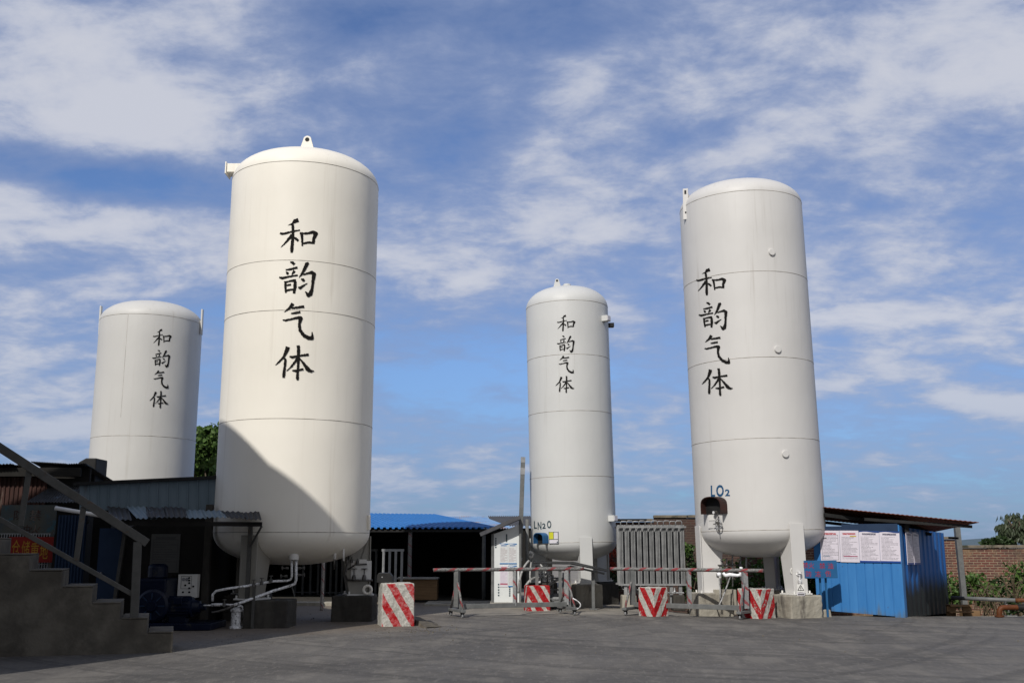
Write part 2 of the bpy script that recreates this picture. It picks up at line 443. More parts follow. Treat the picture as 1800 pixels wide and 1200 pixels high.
M['hood_dark'] = mottled('dark hood', (.018, .015, .014), (.05, .02, .016), 4, .55, 0, .1)
M['glass'] = mottled('dial face', (.55, .55, .55), (.62, .62, .62), 6, .2, 0, 0)
M['soil'] = mottled('dry soil', (.07, .062, .05), (.13, .115, .09), 6, .95, 0, .8, 30)

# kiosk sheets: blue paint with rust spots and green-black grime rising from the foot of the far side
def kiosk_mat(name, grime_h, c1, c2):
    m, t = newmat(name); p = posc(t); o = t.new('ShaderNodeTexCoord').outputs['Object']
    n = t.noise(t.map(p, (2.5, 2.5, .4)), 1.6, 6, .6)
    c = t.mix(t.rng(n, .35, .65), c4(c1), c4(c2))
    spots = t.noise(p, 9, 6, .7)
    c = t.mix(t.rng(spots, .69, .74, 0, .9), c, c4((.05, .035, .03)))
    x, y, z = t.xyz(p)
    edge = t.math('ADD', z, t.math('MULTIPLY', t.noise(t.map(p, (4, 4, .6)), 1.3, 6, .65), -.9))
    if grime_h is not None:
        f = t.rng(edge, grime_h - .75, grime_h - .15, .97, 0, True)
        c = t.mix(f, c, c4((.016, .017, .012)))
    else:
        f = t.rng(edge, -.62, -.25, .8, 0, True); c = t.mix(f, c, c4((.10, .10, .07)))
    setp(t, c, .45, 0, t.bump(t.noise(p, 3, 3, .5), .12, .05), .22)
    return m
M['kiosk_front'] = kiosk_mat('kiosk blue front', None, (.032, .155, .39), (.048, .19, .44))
M['kiosk_side'] = kiosk_mat('kiosk blue side', .75, (.016, .085, .27), (.022, .10, .30))  # blue darker than the front: the side's shade is in the colour

# striped tape wound round a tube: uv.x runs along it in metres, uv.y goes round
def tape_mat(name, freq, duty, base1, base2):
    m, t = newmat(name); uv = t.new('ShaderNodeUVMap').outputs[0]; x, y, z = t.xyz(uv)
    wob = t.noise(t.map(uv, (9, 3, 1)), 1.5, 3, .5)
    s_ = t.math('FRACT', t.math('ADD', t.math('ADD', t.math('MULTIPLY', x, freq), y), t.math('MULTIPLY', wob, .25)))
    red = t.math('LESS_THAN', s_, duty)
    n = t.noise(posc(t), 24, 5, .65)
    c = t.mix(t.rng(n, .35, .65), c4(base1), c4(base2))
    wear = t.rng(n, .40, .55, .35, .9)
    c = t.mix(t.math('MULTIPLY', red, wear), c, c4((.22, .008, .015)))
    setp(t, c, .6, 0, t.bump(n, .1, .01), .2)
    return m
M['tape'] = tape_mat('barrier tape', 2.3, .30, (.075, .075, .073), (.24, .235, .225))
M['tape_post'] = tape_mat('post tape', 2.9, .22, (.17, .18, .18), (.27, .27, .27))
M['tape_pole'] = tape_mat('shed pole tape', 3.2, .10, (.12, .12, .12), (.20, .20, .20))
M['tape_white'] = tape_mat('pale wound pole', 3.1, .12, (.20, .18, .16), (.50, .46, .42))

# worn red and white hazard stripes; uv in metres, stripes run along uv.x+uv.y*k
def hazard_mat(name, pitch, duty, off, worn):
    m, t = newmat(name); uv = t.new('ShaderNodeUVMap').outputs[0]; x, y, z = t.xyz(uv); p = posc(t)
    wob = t.math('MULTIPLY', t.math('SUBTRACT', t.noise(p, 7, 4, .6), .5), .05)
    s_ = t.math('FRACT', t.math('ADD', t.math('DIVIDE', t.math('ADD', t.math('ADD', x, t.math('MULTIPLY', y, .62)), wob), pitch), off))
    red = t.math('LESS_THAN', s_, duty)
    w1 = t.noise(p, 9, 8, .72, .3); w2 = t.noise(t.map(p, (1, 1, 1), (4, 4, 4)), 26, 6, .7)
    whitec = t.mix(t.rng(w2, .38, .62), c4((.48, .47, .43)), c4((.30, .29, .26)))
    whitec = t.mix(t.rng(t.noise(t.map(p, (2.2, 2.2, .5)), 2.4, 6, .6), .52, .72, 0, .6, True), whitec, c4((.20, .19, .16)))
    redc = t.mix(t.rng(w1, .42, .56, 0, worn, True), c4((.30, .008, .011)), c4((.38, .10, .10)))
    f = t.math('MULTIPLY', red, t.math('LESS_THAN', t.math('ADD', t.math('MULTIPLY', w1, .5), t.math('MULTIPLY', w2, .5)), .575))
    c = t.mix(f, whitec, redc)
    setp(t, c, .8, 0, t.bump(t.math('ADD', w1, w2), .4, .015), .12)
    return m
M['hazard'] = hazard_mat('hazard stripes', .38, .48, .30, 1.0)
M['hazard_v'] = hazard_mat('hazard chevrons', .36, .5, .12, .15)
M['hazard_b'] = hazard_mat('hazard stripes fresh', .30, .62, .1, .15)

def brick_mat(name, c1, c2, mortar, pale, pamt, dark=1.0):
    m, t = newmat(name); uv = t.new('ShaderNodeUVMap').outputs[0]; p = posc(t)
    b = t.new('ShaderNodeTexBrick'); t.put(b.inputs['Vector'], uv)
    b.inputs['Color1'].default_value = c4(c1); b.inputs['Color2'].default_value = c4(c2); b.inputs['Mortar'].default_value = c4(mortar)
    b.inputs['Scale'].default_value = 1.0; b.inputs['Brick Width'].default_value = .26; b.inputs['Row Height'].default_value = .078
    b.inputs['Mortar Size'].default_value = .012; b.inputs['Mortar Smooth'].default_value = .3; b.inputs['Bias'].default_value = -.1
    n = t.noise(p, 1.1, 7, .65, .3); n2 = t.noise(p, 12, 5, .65)
    c = t.mix(t.rng(n, .48, .66, 0, pamt, True), b.outputs[0], c4(pale))
    c = t.mix(t.rng(n2, .45, .75, 0, .7), c, c4((.05, .035, .03)))
    n3 = t.noise(t.map(p, (1, 1, 1), (9, 2, 4)), .7, 6, .6)
    c = t.mix(t.rng(n3, .5, .72, 0, .75, True), c, c4((.045, .035, .03)))
    h = t.math('SUBTRACT', t.math('MULTIPLY', n2, .3), b.outputs['Fac'])
    setp(t, c, .9, 0, t.bump(h, .6, .02))
    return m
M['brick'] = brick_mat('red brick wall', (.15, .045, .031), (.085, .036, .03), (.28, .215, .145), (.23, .16, .09), .8)
M['brick_dark'] = brick_mat('shade toned brick wall', (.07, .03, .022), (.04, .022, .019), (.09, .068, .05), (.07, .052, .04), .4)  # bricks and mortar toned down to carry the wall's shadow
M['coping'] = mottled('mossy coping', (.14, .12, .09), (.20, .17, .13), 3, .9, 0, .5, 25, (.05, .05, .035), 2.5, .5, .65)

# notice boards: uv 0..1; broken rows of small type, a title, coloured bands
def notice_mat(name, paper, rows, title_c, top_c=None, bot_c=None, wave=False, frame=False, seed=0.0, extra=None, ink=(.13, .12, .14)):
    m, t = newmat(name); uv = t.new('ShaderNodeUVMap').outputs[0]; u, v, _ = t.xyz(uv)
    AND = lambda *a: __import__('functools').reduce(lambda x, y: t.math('MULTIPLY', x, y), a)
    GT = lambda a, b: t.math('GREATER_THAN', a, b); LT = lambda a, b: t.math('LESS_THAN', a, b)
    r = t.math('MULTIPLY', v, float(rows)); rid = t.math('FLOOR', r); rf = t.math('FRACT', r)
    wn = t.new('ShaderNodeTexWhiteNoise', noise_dimensions='2D'); t.put(wn.inputs['Vector'], t.comb(rid, seed, 0.0))
    ln = t.rng(wn.outputs[0], 0, 1, .45, 1.15)
    glyph = t.noise(t.comb(t.math('MULTIPLY', u, 62.0), t.math('MULTIPLY', rid, 3.7), seed), 1.0, 2, .6)
    body = AND(GT(rf, .34), LT(rf, .80), GT(u, .09), LT(u, t.math('MINIMUM', ln, .92)), GT(v, .10), LT(v, .82), GT(glyph, .44))
    pn = t.noise(t.comb(u, v, seed + 3), 4, 4, .6)
    c = t.mix(t.rng(pn, .3, .7), c4(paper), c4([x * .93 for x in paper]))
    c = t.mix(t.math('MULTIPLY', body, .75), c, c4(ink))
    g2 = t.noise(t.comb(t.math('MULTIPLY', u, 30.0), t.math('MULTIPLY', v, 40.0), seed + 9), 1.0, 3, .7)
    ti = AND(GT(v, .865), LT(v, .925), GT(u, .16), LT(u, .84), GT(g2, .42))
    c = t.mix(t.math('MULTIPLY', ti, .9), c, c4(title_c))
    if frame:
        inside = AND(GT(u, .07), LT(u, .93), GT(v, .05), LT(v, .86)); core = AND(GT(u, .085), LT(u, .915), GT(v, .06), LT(v, .85))
        c = t.mix(t.math('SUBTRACT', inside, core), c, c4((.05, .05, .05)))
    if top_c:
        e = t.math('ADD', .955, t.math('MULTIPLY', t.math('SINE', t.math('MULTIPLY', u, 5.2)), .018)) if wave else .955
        c = t.mix(GT(v, e), c, c4(top_c))
    if bot_c: c = t.mix(LT(v, .055), c, c4(bot_c))
    for (u0, u1, v0, v1, cc) in (extra or []):
        c = t.mix(AND(GT(u, u0), LT(u, u1), GT(v, v0), LT(v, v1)), c, c4(cc))
    setp(t, c, .4, 0)
    return m
PAP = (.62, .58, .64)
M['notice_a'] = notice_mat('notice with red title and frame', PAP, 22, (.35, .02, .02), frame=True, seed=1.3, extra=[(.18, .34, .735, .765, (.01, .01, .01)), (.14, .46, .165, .185, (.02, .10, .16))])
M['notice_b'] = notice_mat('notice with yellow flash', PAP, 26, (.35, .03, .03), seed=4.1, extra=[(.54, .88, .80, .835, (.42, .30, .02)), (.16, .90, .175, .20, (.28, .03, .08))])
M['notice_c'] = notice_mat('notice with blue wave header', PAP, 24, (.03, .03, .06), (.01, .04, .16), (.01, .05, .24), True, seed=7.7)
M['notice_d'] = notice_mat('notice with blue bands', (.60, .62, .62), 20, (.02, .12, .3), (.01, .13, .34), (.02, .16, .38), True, seed=2.9, ink=(.25, .17, .17))
M['notice_e'] = notice_mat('notice with red print', (.62, .60, .64), 20, (.40, .03, .06), seed=5.5, ink=(.42, .28, .42), extra=[(.05, .95, .10, .17, (.38, .1, .15))])
M['notice_grey'] = notice_mat('dark grey notice', (.085, .085, .08), 16, (.05, .05, .05), frame=True, seed=8.2, ink=(.05, .05, .05))  # paper and print both toned dark grey

def leaf_mat(name, c1, c2, c3):
    m, t = newmat(name); p = posc(t)
    n = t.noise(p, 2.2, 4, .6); n2 = t.noise(p, 17, 3, .6)
    c = t.mix(t.rng(n, .35, .65), c4(c1), c4(c2)); c = t.mix(t.rng(n2, .5, .68), c, c4(c3))
    setp(t, c, .5, 0, None, .3)
    tr = t.new('ShaderNodeBsdfTranslucent'); t.put(tr.inputs[0], c); mx = t.new('ShaderNodeMixShader'); mx.inputs[0].default_value = .25
    o = m.node_tree.nodes['Material Output']
    t.l.new(t.bsdf.outputs[0], mx.inputs[1]); t.l.new(tr.outputs[0], mx.inputs[2]); t.l.new(mx.outputs[0], o.inputs[0])
    return m
M['leaf_dark'] = leaf_mat('dark leaves', (.022, .042, .014), (.035, .065, .02), (.05, .085, .025))
M['leaf'] = leaf_mat('green leaves', (.05, .10, .02), (.07, .13, .028), (.12, .18, .045))
M['leaf_euc'] = leaf_mat('grey green leaves', (.04, .055, .03), (.065, .085, .045), (.09, .11, .065))
M['dry'] = leaf_mat('dry stalks', (.09, .07, .042), (.13, .10, .06), (.20, .16, .10))
M['red_leaf'] = leaf_mat('red flowers', (.28, .03, .015), (.36, .05, .02), (.2, .05, .02))
M['bark'] = mottled('bark', (.09, .07, .05), (.14, .11, .08), 6, .9, 0, .6, 25)
M['hill'] = mottled('wooded hills', (.07, .105, .13), (.09, .125, .15), .02, .9, 0, 0)

def ground_mat():
    m, t = newmat('worn yard surface'); p = posc(t); x, y, z = t.xyz(p)
    big = t.noise(t.map(p, (.5, .55, 1)), .55, 8, .62, .3)
    mid = t.noise(t.map(p, (1.1, .32, 1), (4, 1, 0), (0, 0, rad(24))), 1.3, 9, .66, .25)
    fine = t.noise(p, 26, 6, .72); grit = t.noise(p, 120, 3, .6)
    c = t.mix(t.rng(big, .38, .62, 0, 1, True), c4((.086, .080, .073)), c4((.118, .110, .100)))
    c = t.mix(t.rng(mid, .46, .64, 0, .68, True), c, c4((.170, .157, .139)))            # dust
    track = t.noise(t.map(p, (.35, 1.5, 1), (2, 7, 0), (0, 0, rad(-14))), 1.0, 8, .66, .35)
    def arcs(cx, cy, seed, k):                                                        # lorries turning leave bent tracks
        d = t.vmath('SUBTRACT', p, (cx, cy, 0.0)); ax, ay, az = t.xyz(d)
        r = t.math('SQRT', t.math('ADD', t.math('MULTIPLY', ax, ax), t.math('MULTIPLY', ay, ay)))
        return t.noise(t.comb(t.math('MULTIPLY', r, k), t.math('MULTIPLY', t.math('ARCTAN2', ay, ax), 2.2), seed), 1.0, 7, .68, .15)
    c = t.mix(t.rng(arcs(13, 38, 2.0, 2.6), .50, .62, 0, .6, True), c, c4((.050, .047, .044)))
    c = t.mix(t.rng(arcs(-14, 34, 7.0, 2.0), .51, .64, 0, .5, True), c, c4((.050, .047, .044)))
    crack = t.noise(t.map(p, (1.6, .45, 1), (8, 3, 0), (0, 0, rad(-20))), 6.5, 10, .76, .2)
    c = t.mix(t.rng(crack, .53, .61, 0, .5, True), c, c4((.175, .163, .146)))
    # concrete apron round the tanks, paler and dusty
    wob = t.math('MULTIPLY', t.math('SUBTRACT', t.noise(p, .8, 5, .6), .5), 3.2)
    yy = t.math('ADD', y, wob)
    lim = t.math('ADD', 26.4, t.math('MULTIPLY', t.math('MINIMUM', t.math('ADD', x, 3.0), 0.0), .55))
    ap = t.rng(t.math('SUBTRACT', yy, lim), -.35, .5, 0, 1, True)
    ac = t.mix(t.rng(mid, .4, .65), c4((.20, .183, .155)), c4((.28, .255, .215)))
    ac = t.mix(t.rng(track, .5, .7, 0, .6), ac, c4((.11, .105, .095)))
    c = t.mix(t.math('MULTIPLY', ap, .85), c, ac)
    # brown dirt by the tank yard on the left
    dl = t.math('MULTIPLY', t.rng(t.math('SUBTRACT', yy, t.math('ADD', 24.0, t.math('MULTIPLY', x, .75))), -1.6, 1.2, 0, 1, True), t.rng(x, -.8, -3.2, 0, 1, True))
    c = t.mix(t.math('MULTIPLY', dl, t.rng(fine, .3, .6, .45, .85)), c, c4((.145, .115, .085)))
    c = t.mix(t.rng(grit, .60, .72, 0, .4), c, c4((.22, .205, .18)))
    c = t.mix(t.rng(fine, .56, .70, 0, .6), c, c4((.036, .034, .031)))
    h = t.math('ADD', t.math('MULTIPLY', fine, .5), t.math('ADD', t.math('MULTIPLY', grit, .3), t.math('MULTIPLY', mid, 1.2)))
    setp(t, c, t.rng(mid, .3, .7, .7, .95), 0, t.bump(h, .5, .03), .3)
    return m
M['ground'] = ground_mat()
# ================================================================ SETTING
def grid_lines(lo, hi, fine_lo, fine_hi, step, grow=1.35):
    xs = []; x = fine_lo
    while x <= fine_hi: xs.append(x); x += step
    s_, x = step, xs[-1]
    while x < hi: s_ *= grow; x += s_; xs.append(min(x, hi))
    s_, x = step, xs[0]; pre = []
    while x > lo: s_ *= grow; x -= s_; pre.append(max(x, lo))
    return pre[::-1] + xs
gx = grid_lines(-3000, 3000, -18, 24, .5); gy = grid_lines(-60, 5000, 8, 46, .5)
mb = MB()
mb.v = [Vector((x, y, gz(x, y) + .012 * math.sin(x * .9 + 1.3 * math.sin(y * .5)) * math.sin(y * .7 + x * .2) * (1 if 0 < y < 60 else 0))) for y in gy for x in gx]
nx = len(gx)
mb.f = [[j * nx + i, j * nx + i + 1, (j + 1) * nx + i + 1, (j + 1) * nx + i] for j in range(len(gy) - 1) for i in range(nx - 1)]
ground = mb.build('ground', M['ground'], smooth=True, kind='structure')

# far hills beyond the right hand wall
mb = MB(); n = 60
prof = [(math.sin(i * .31) * 5 + math.sin(i * .83 + 1) * 3 + 34 * math.exp(-((i - 31) / 13) ** 2) - 3) for i in range(n)]
for j in range(7):
    k = math.sin(math.pi * j / 6)
    for i in range(n):
        mb.v.append(Vector((300 + i * 42.0, 2300 + j * 160.0, max(-4, prof[i]) * k * 1.0 - 2)))
for j in range(6):
    for i in range(n - 1): mb.f.append([j * n + i, j * n + i + 1, (j + 1) * n + i + 1, (j + 1) * n + i])
mb.build('hills', M['hill'], smooth=True, kind='structure')

# ---------------------------------------------------------------- house on the left whose shadow covers the yard; the stairs climb to it
hs = thing('concrete_house', 'tall grey rendered apartment house outside the left edge, beside the stairs', 'house', (-15, 10, 0))
PLAN = [(-7.8, 11.45), (-9.08, 12.75), (-11.7, 18.9), (-21.0, 15.0), (-17.5, 6.0), (-9.0, 9.2)]
a0, a1 = Vector((*PLAN[1], 0)), Vector((*PLAN[2], 0)); wv = (a1 - a0); wl = wv.length; wv.normalize(); wn = Vector((wv.y, -wv.x, 0))
def HP(u, inn, z): return a0 + wv * u - wn * inn + Vector((0, 0, z))
mb = MB(); mb.prism(PLAN, (0, 0, 5.6), (1, 0, 0), (0, 1, 0), Vector((0, 0, 11.8))); mb.build('wall', M['render'], hs)
cx_, cy_ = sum(p[0] for p in PLAN) / 6, sum(p[1] for p in PLAN) / 6
mb = MB(); mb.prism([(cx_ + (x - cx_) * 1.012, cy_ + (y - cy_) * 1.012) for x, y in PLAN], (0, 0, 11.75), (1, 0, 0), (0, 1, 0), Vector((0, 0, .5))); mb.build('parapet', M['concrete'], hs)
for fl in (3.6, 6.4, 9.2):
    for u in (.7, 4.8):
        mb = MB(); mb.slab(HP(u, .03, fl), HP(u, .03, fl + 1.5), HP(u + 1.5, .03, fl + 1.5), HP(u + 1.5, .03, fl), .05)
        wdw = mb.build('window', M['hood_dark'], hs)
        mb = MB()
        for (ua, ub, za, zb) in ((u - .06, u + 1.56, fl - .06, fl), (u - .06, u + 1.56, fl + 1.5, fl + 1.56), (u - .06, u, fl, fl + 1.5), (u + 1.5, u + 1.56, fl, fl + 1.5), (u + .73, u + .79, fl, fl + 1.5)):
            mb.slab(HP(ua, .01, za), HP(ua, .01, zb), HP(ub, .01, zb), HP(ub, .01, za), .09)
        mb.build('frame', M['white_metal'], wdw)
mb = MB(); mb.slab(HP(3.0, .02, 2.95), HP(3.0, .02, 5.0), HP(3.9, .02, 5.0), HP(3.9, .02, 2.95), .06); mb.build('door', M['deep_blue'], hs)

# ---------------------------------------------------------------- brick walls behind the yard
def brick_wall(label, pxa, pxb, Ya, Yb, za, zb, mat, cop=True):
    A = Vector((XY(pxa, Ya, za), Ya, 0)); B = Vector((XY(pxb, Yb, zb), Yb, 0)); L = (B - A).length; d = (B - A).normalized(); nr = Vector((-d.y, d.x, 0)) * .24
    t_ = thing('brick_wall', label, 'wall', (A + B) / 2)
    mb = MB(); zl = -1.2
    vs = [A + Vector((0, 0, zl)), B + Vector((0, 0, zl)), B + Vector((0, 0, zb)), A + Vector((0, 0, za))]
    vs += [v + nr for v in vs]
    uq = lambda: [(0, zl), (L, zl), (L, zb), (0, za)]
    mb.add(vs, [(0, 1, 2, 3), (5, 4, 7, 6), (1, 5, 6, 2), (4, 0, 3, 7), (3, 2, 6, 7)], [uq(), uq(), [(0, zl), (.24, zl), (.24, zb), (0, zb)], [(0, zl), (.24, zl), (.24, za), (0, za)], [(0, 0), (L, 0), (L, .24), (0, .24)]])
    mb.build('brickwork', mat, t_)
    if cop:
        mb = MB(); N = max(2, int(L / .9)); rr = random.Random(int(L * 10))
        for i in range(N):
            u0, u1 = L * i / N, L * (i + 1) / N - .012; h0 = za + (zb - za) * (i + .5) / N
            cc = A + d * ((u0 + u1) / 2) + nr / 2 + Vector((0, 0, h0 + .055 + rr.uniform(-.008, .01)))
            mb.box(cc, (u1 - u0, .36 + rr.uniform(-.02, .02), .085), math.atan2(d.y, d.x))
        mb.build('coping', M['coping'], t_, bevel=.012)
    return t_
zR = P(1740, 963, 33.5).z
brick_wall('long low red brick wall with mossy coping behind the planted bed at right', 1688, 2500, 33.5, 34.5, zR, zR + .02, M['brick'])
zM = P(1670, 948, 33.7).z
brick_wall('slightly higher stretch of red brick wall glimpsed behind the blue metal kiosk', 1330, 1687, 33.7, 33.55, zM, zM, M['brick'])
zD = P(1190, 910, 34).z
brick_wall('tall shade toned brick wall between the finned vaporizer and the right tank', 1149, 1329, 34.0, 33.75, zD, zD, M['brick_dark'])
zD2 = P(1110, 917, 34.3).z
brick_wall('dark brick wall with flat top standing behind the finned vaporizer', 1035, 1148, 34.6, 34.25, zD2, zD2, M['brick_dark'])

# ================================================================ TANKS
STROKES = {  # brush strokes: x, y in photo pixels of the big tank's lettering (read at 7.5x), width
 'a': (370, [
  [(410,125,45),(365,140,42),(330,175,20),(270,198,5)], [(165,300,18),(200,308,26),(300,285,20),(430,258,16)],
  [(335,185,28),(338,300,30),(330,420,32),(322,510,36),(322,558,24)], [(325,320,30),(270,390,26),(215,450,16),(175,487,4)],
  [(345,355,14),(380,375,30),(410,402,24)], [(430,290,20),(455,320,30),(460,400,24),(462,470,16)],
  [(440,303,20),(540,300,24),(600,285,34),(640,305,46),(612,370,34),(605,432,30)], [(465,435,20),(540,420,24),(625,428,26)],
  [(300,680,16),(330,685,28),(358,712,30)], [(240,780,14),(300,775,22),(365,757,22),(398,752,26)], [(245,805,8),(265,828,30),(275,842,14)],
  [(358,793,34),(342,815,26),(320,845,8)], [(155,880,14),(190,890,26),(290,870,20),(400,850,16)], [(235,930,24),(238,1000,26),(240,1085,16)],
  [(235,945,14),(320,925,20),(362,920,30),(365,1000,34),(350,1092,24)], [(255,985,16),(312,975,20)], [(240,1055,20),(355,1035,18)],
  [(515,683,34),(522,702,44),(485,780,30),(450,840,22),(418,885,5)], [(470,842,14),(540,825,22),(590,815,36),(615,840,44),(600,930,30),(590,1030,30),(570,1095,46),(540,1115,44),(498,1066,6)],
  [(445,900,14),(470,912,34),(490,930,16)], [(405,1010,14),(435,1020,32),(480,985,18),(540,952,4)]]),
 'b': (520, [
  [(335,98,36),(310,140,32),(265,180,20),(220,212,4)], [(315,160,16),(390,152,22),(485,138,28)], [(310,232,12),(350,225,22),(435,212,24)],
  [(200,315,10),(240,322,20),(330,300,18),(420,282,28),(440,290,44),(420,370,30),(430,450,32),(480,520,36),(540,552,38),(588,555,42),(592,520,24),(588,470,5)],
  [(270,670,46),(255,720,40),(215,800,26),(160,860,18),(105,912,5)], [(225,820,18),(238,840,28),(228,940,26),(215,1040,32),(213,1075,24)],
  [(290,798,14),(330,805,24),(430,785,18),(545,772,26)], [(405,650,36),(410,700,34),(408,850,26),(400,1000,26),(395,1080,32),(400,1108,20)],
  [(400,810,26),(370,860,24),(310,935,18),(250,988,4)], [(420,815,12),(470,880,26),(530,960,44),(570,990,30),(615,988,8)], [(325,980,10),(370,985,22),(475,962,20)]]),
}
def on_cyl(px, py, cx, cy, R):
    d = ray(px, py); a = d.x ** 2 + d.y ** 2; b = -2 * (d.x * cx + d.y * cy); c = cx * cx + cy * cy - R * R
    t = (-b - math.sqrt(max(0, b * b - 4 * a * c))) / (2 * a)
    return Vector((d.x * t, d.y * t, EYE + d.z * t))
def brush_lettering(parent, cx, cy, r, tox, toy, sc, lean):
    mb = MB(); rr = random.Random(3); k = 0
    for key in 'ab':
        y0, strokes = STROKES[key]
        for st in strokes:
            pts = [(470 + x / 7.5, y0 + y / 7.5, wd / 7.5) for x, y, wd in st]
            fine = []
            for (p, q) in zip(pts, pts[1:]):
                L = math.hypot(q[0] - p[0], q[1] - p[1]); nn = max(2, int(L / 1.1))
                for i in range(nn):
                    f = i / nn; fine.append(tuple(p[j] + (q[j] - p[j]) * f for j in range(3)))
            fine.append(pts[-1])
            R = r + .004 + k * .00035; k += 1; lf, rt = [], []
            for i, (x, y, wd) in enumerate(fine):
                p, q = fine[max(0, i - 2)], fine[min(len(fine) - 1, i + 2)]
                dx_, dy_ = q[0] - p[0], q[1] - p[1]; L = math.hypot(dx_, dy_) or 1; nxx, nyy = -dy_ / L, dx_ / L
                for side, arr in ((1, lf), (-1, rt)):
                    h = wd * .64 * side + rr.uniform(-.45, .45)
                    X, Y_ = x + nxx * h, y + nyy * h
                    arr.append(on_cyl(tox + (X - 523) * sc + lean * (Y_ - 526) * sc, toy + (Y_ - 526) * sc, cx, cy, R))
            n = len(lf)
            mb.add(lf + rt, [[i, i + 1, n + i + 1, n + i] for i in range(n - 1)])
    return mb.build('lettering', M['ink'], parent)
def wrap_text(parent, txt, cx, cy, r, px0, px1, py0, py1, mat, name='lettering', k=0, tilt=0.0):
    vs, fs = fit_text(txt, px1 - px0, py1 - py0, .028); mx, my = (px0 + px1) / 2, (py0 + py1) / 2
    mb = MB(); mb.add([on_cyl(mx + v.x, my - v.y - tilt * v.x, cx, cy, r + .005 + k * .001) for v in vs], fs)
    return mb.build(name, mat, parent)

def tank(label, cx, cy, r, z_lo, z_hi, dome, dish, seams, mat, legs, vseams=(), leg_w=.32, leg_top=.12, leg_mat=None):
    t_ = thing('storage_tank', label, 'tank', (cx, cy, 0))
    prof = [(0, z_lo - dish)]
    for i in range(1, 17):
        an = math.pi / 2 * i / 16; prof.append((r * math.sin(an) ** .86, z_lo - dish * math.cos(an)))
    nz = 10
    for i in range(1, nz): prof.append((r, z_lo + (z_hi - z_lo) * i / nz))
    for i in range(0, 17):
        an = math.pi / 2 * i / 16; prof.append((max(0.0, r * math.cos(an) ** .80) if i < 16 else 0, z_hi + dome * math.sin(an)))
    mb = MB(); mb.lathe(prof, (cx, cy, 0), 128)
    mb.build('shell', mat, t_, smooth=True)
    for z in seams:
        mb = MB(); mb.lathe([(r - .01, z - .008), (r + .003, z - .006), (r + .005, z), (r + .003, z + .006), (r - .01, z + .008)], (cx, cy, 0), 128)
        mb.f = mb.f[:-2]; mb.build('weld_seam', M['seam'], t_, smooth=True)
    for (an, z0, z1) in vseams:
        p = Vector((cx + r * math.cos(an), cy + r * math.sin(an), 0)); mb = MB()
        mb.tube([p + Vector((0, 0, z0)), p + Vector((0, 0, z1))], .004, 6); mb.build('weld_seam', M['seam'], t_)
    for (deg, zb) in legs:
        an = rad(deg); ex = Vector((math.cos(an), math.sin(an), 0)); ez = Vector((0, 0, 1)); sd = Vector((-math.sin(an), math.cos(an), 0))
        o = Vector((cx, cy, 0)); top = z_lo + leg_top
        ri = lambda z: r * math.sqrt(max(0, 1 - ((z_lo - z) / dish) ** 2)) if z > z_lo - dish else 0
        poly = [(r + .02, zb + .03), (r + .02, top), (r - .06, top), (r * .985, min(top, z_lo - dish * .12)), (r * .9, z_lo - dish * .40), (r * .66, z_lo - dish * .72), (r - .42, zb + .03)]
        mb = MB(); mb.prism(poly, o, ex, ez, sd * leg_w)
        lg = mb.build('leg', leg_mat or mat, t_, bevel=.012)
        mb = MB(); mb.prism([(-leg_w / 2 - .05, zb + .03), (leg_w / 2 + .05, zb + .03), (leg_w / 2 + .05, top + .03), (-leg_w / 2 - .05, top + .03)], o + ex * (r + .035), sd, ez, ex * .026)
        mb.build('face_plate', leg_mat or mat, lg, bevel=.006)
        mb = MB(); M3 = Matrix((ex, sd, ez)).transposed(); mb.box(o + ex * (r - .18) + ez * (zb + .015), (.62, leg_w + .22, .03), M=M3)
        for s1 in (-1, 1):
            for s2 in (-1, 1): mb.lathe([(.022, 0), (.022, .06), (0, .06)], o + ex * (r - .18 + s1 * .26) + sd * s2 * (leg_w / 2 + .07) + ez * (zb + .03), 6)
        mb.build('base_plate', M['white_metal'], lg)
    return t_
def rough(o, amt=.025, size=.13, lev=4):
    """chips and dents: real relief on a cast block"""
    sm = o.modifiers.new('cut', 'SUBSURF'); sm.subdivision_type = 'SIMPLE'; sm.levels = sm.render_levels = lev
    tx = bpy.data.textures.new('lumps', 'CLOUDS'); tx.noise_scale = size; tx.noise_depth = 3
    d = o.modifiers.new('dents', 'DISPLACE'); d.texture = tx; d.texture_coords = 'LOCAL'; d.strength = amt; d.mid_level = .5
    return o
def plinth(label, deg, cx, cy, rr_, size, zt, mat, rot=0, group='concrete plinths under the tanks', dx=0):
    an = rad(deg); x, y = cx + math.cos(an) * rr_ + dx, cy + math.sin(an) * rr_; zb = gz(x, y) - .15
    mb = MB(); rr2 = random.Random(int(deg * 7 + cx * 10)); n = 7
    h = zt - zb
    mb.box((x, y, zb + h / 2), (size, size * 1.02, h), rot)
    o = rough(mb.build('concrete_plinth', mat, None, bevel=.03, label=label, cat='plinth', group=group), .03)
    return o
def lug(parent, mat, o, ex, ey, w_, h_, th, name='lifting_lug', hole=.25):
    """rounded eye plate standing on o, ex across, ey up"""
    o, ex, ey = Vector(o), Vector(ex).normalized(), Vector(ey).normalized(); nm = ex.cross(ey) * th
    poly = [(-w_ / 2, -.12 * h_)]
    n = 12
    for i in range(n + 1):
        an = math.pi - math.pi * i / n; poly.append((w_ * .24 * math.cos(an), h_ - w_ * .24 + w_ * .24 * math.sin(an)))
    poly.append((w_ / 2, -.12 * h_))
    mb = MB(); mb.prism(poly, o, ex, ey, nm); lg = mb.build(name, mat, parent, bevel=.006)
    mb = MB(); c = o + ey * (h_ - w_ * .24); Mx = Matrix((ex, ey, nm.normalized())).transposed()
    mb.lathe([(w_ * .13, -th * .58), (w_ * .13, th * .58)], c, 16, axis=Mx); mb.build('eye', M['black'], lg)
    return lg

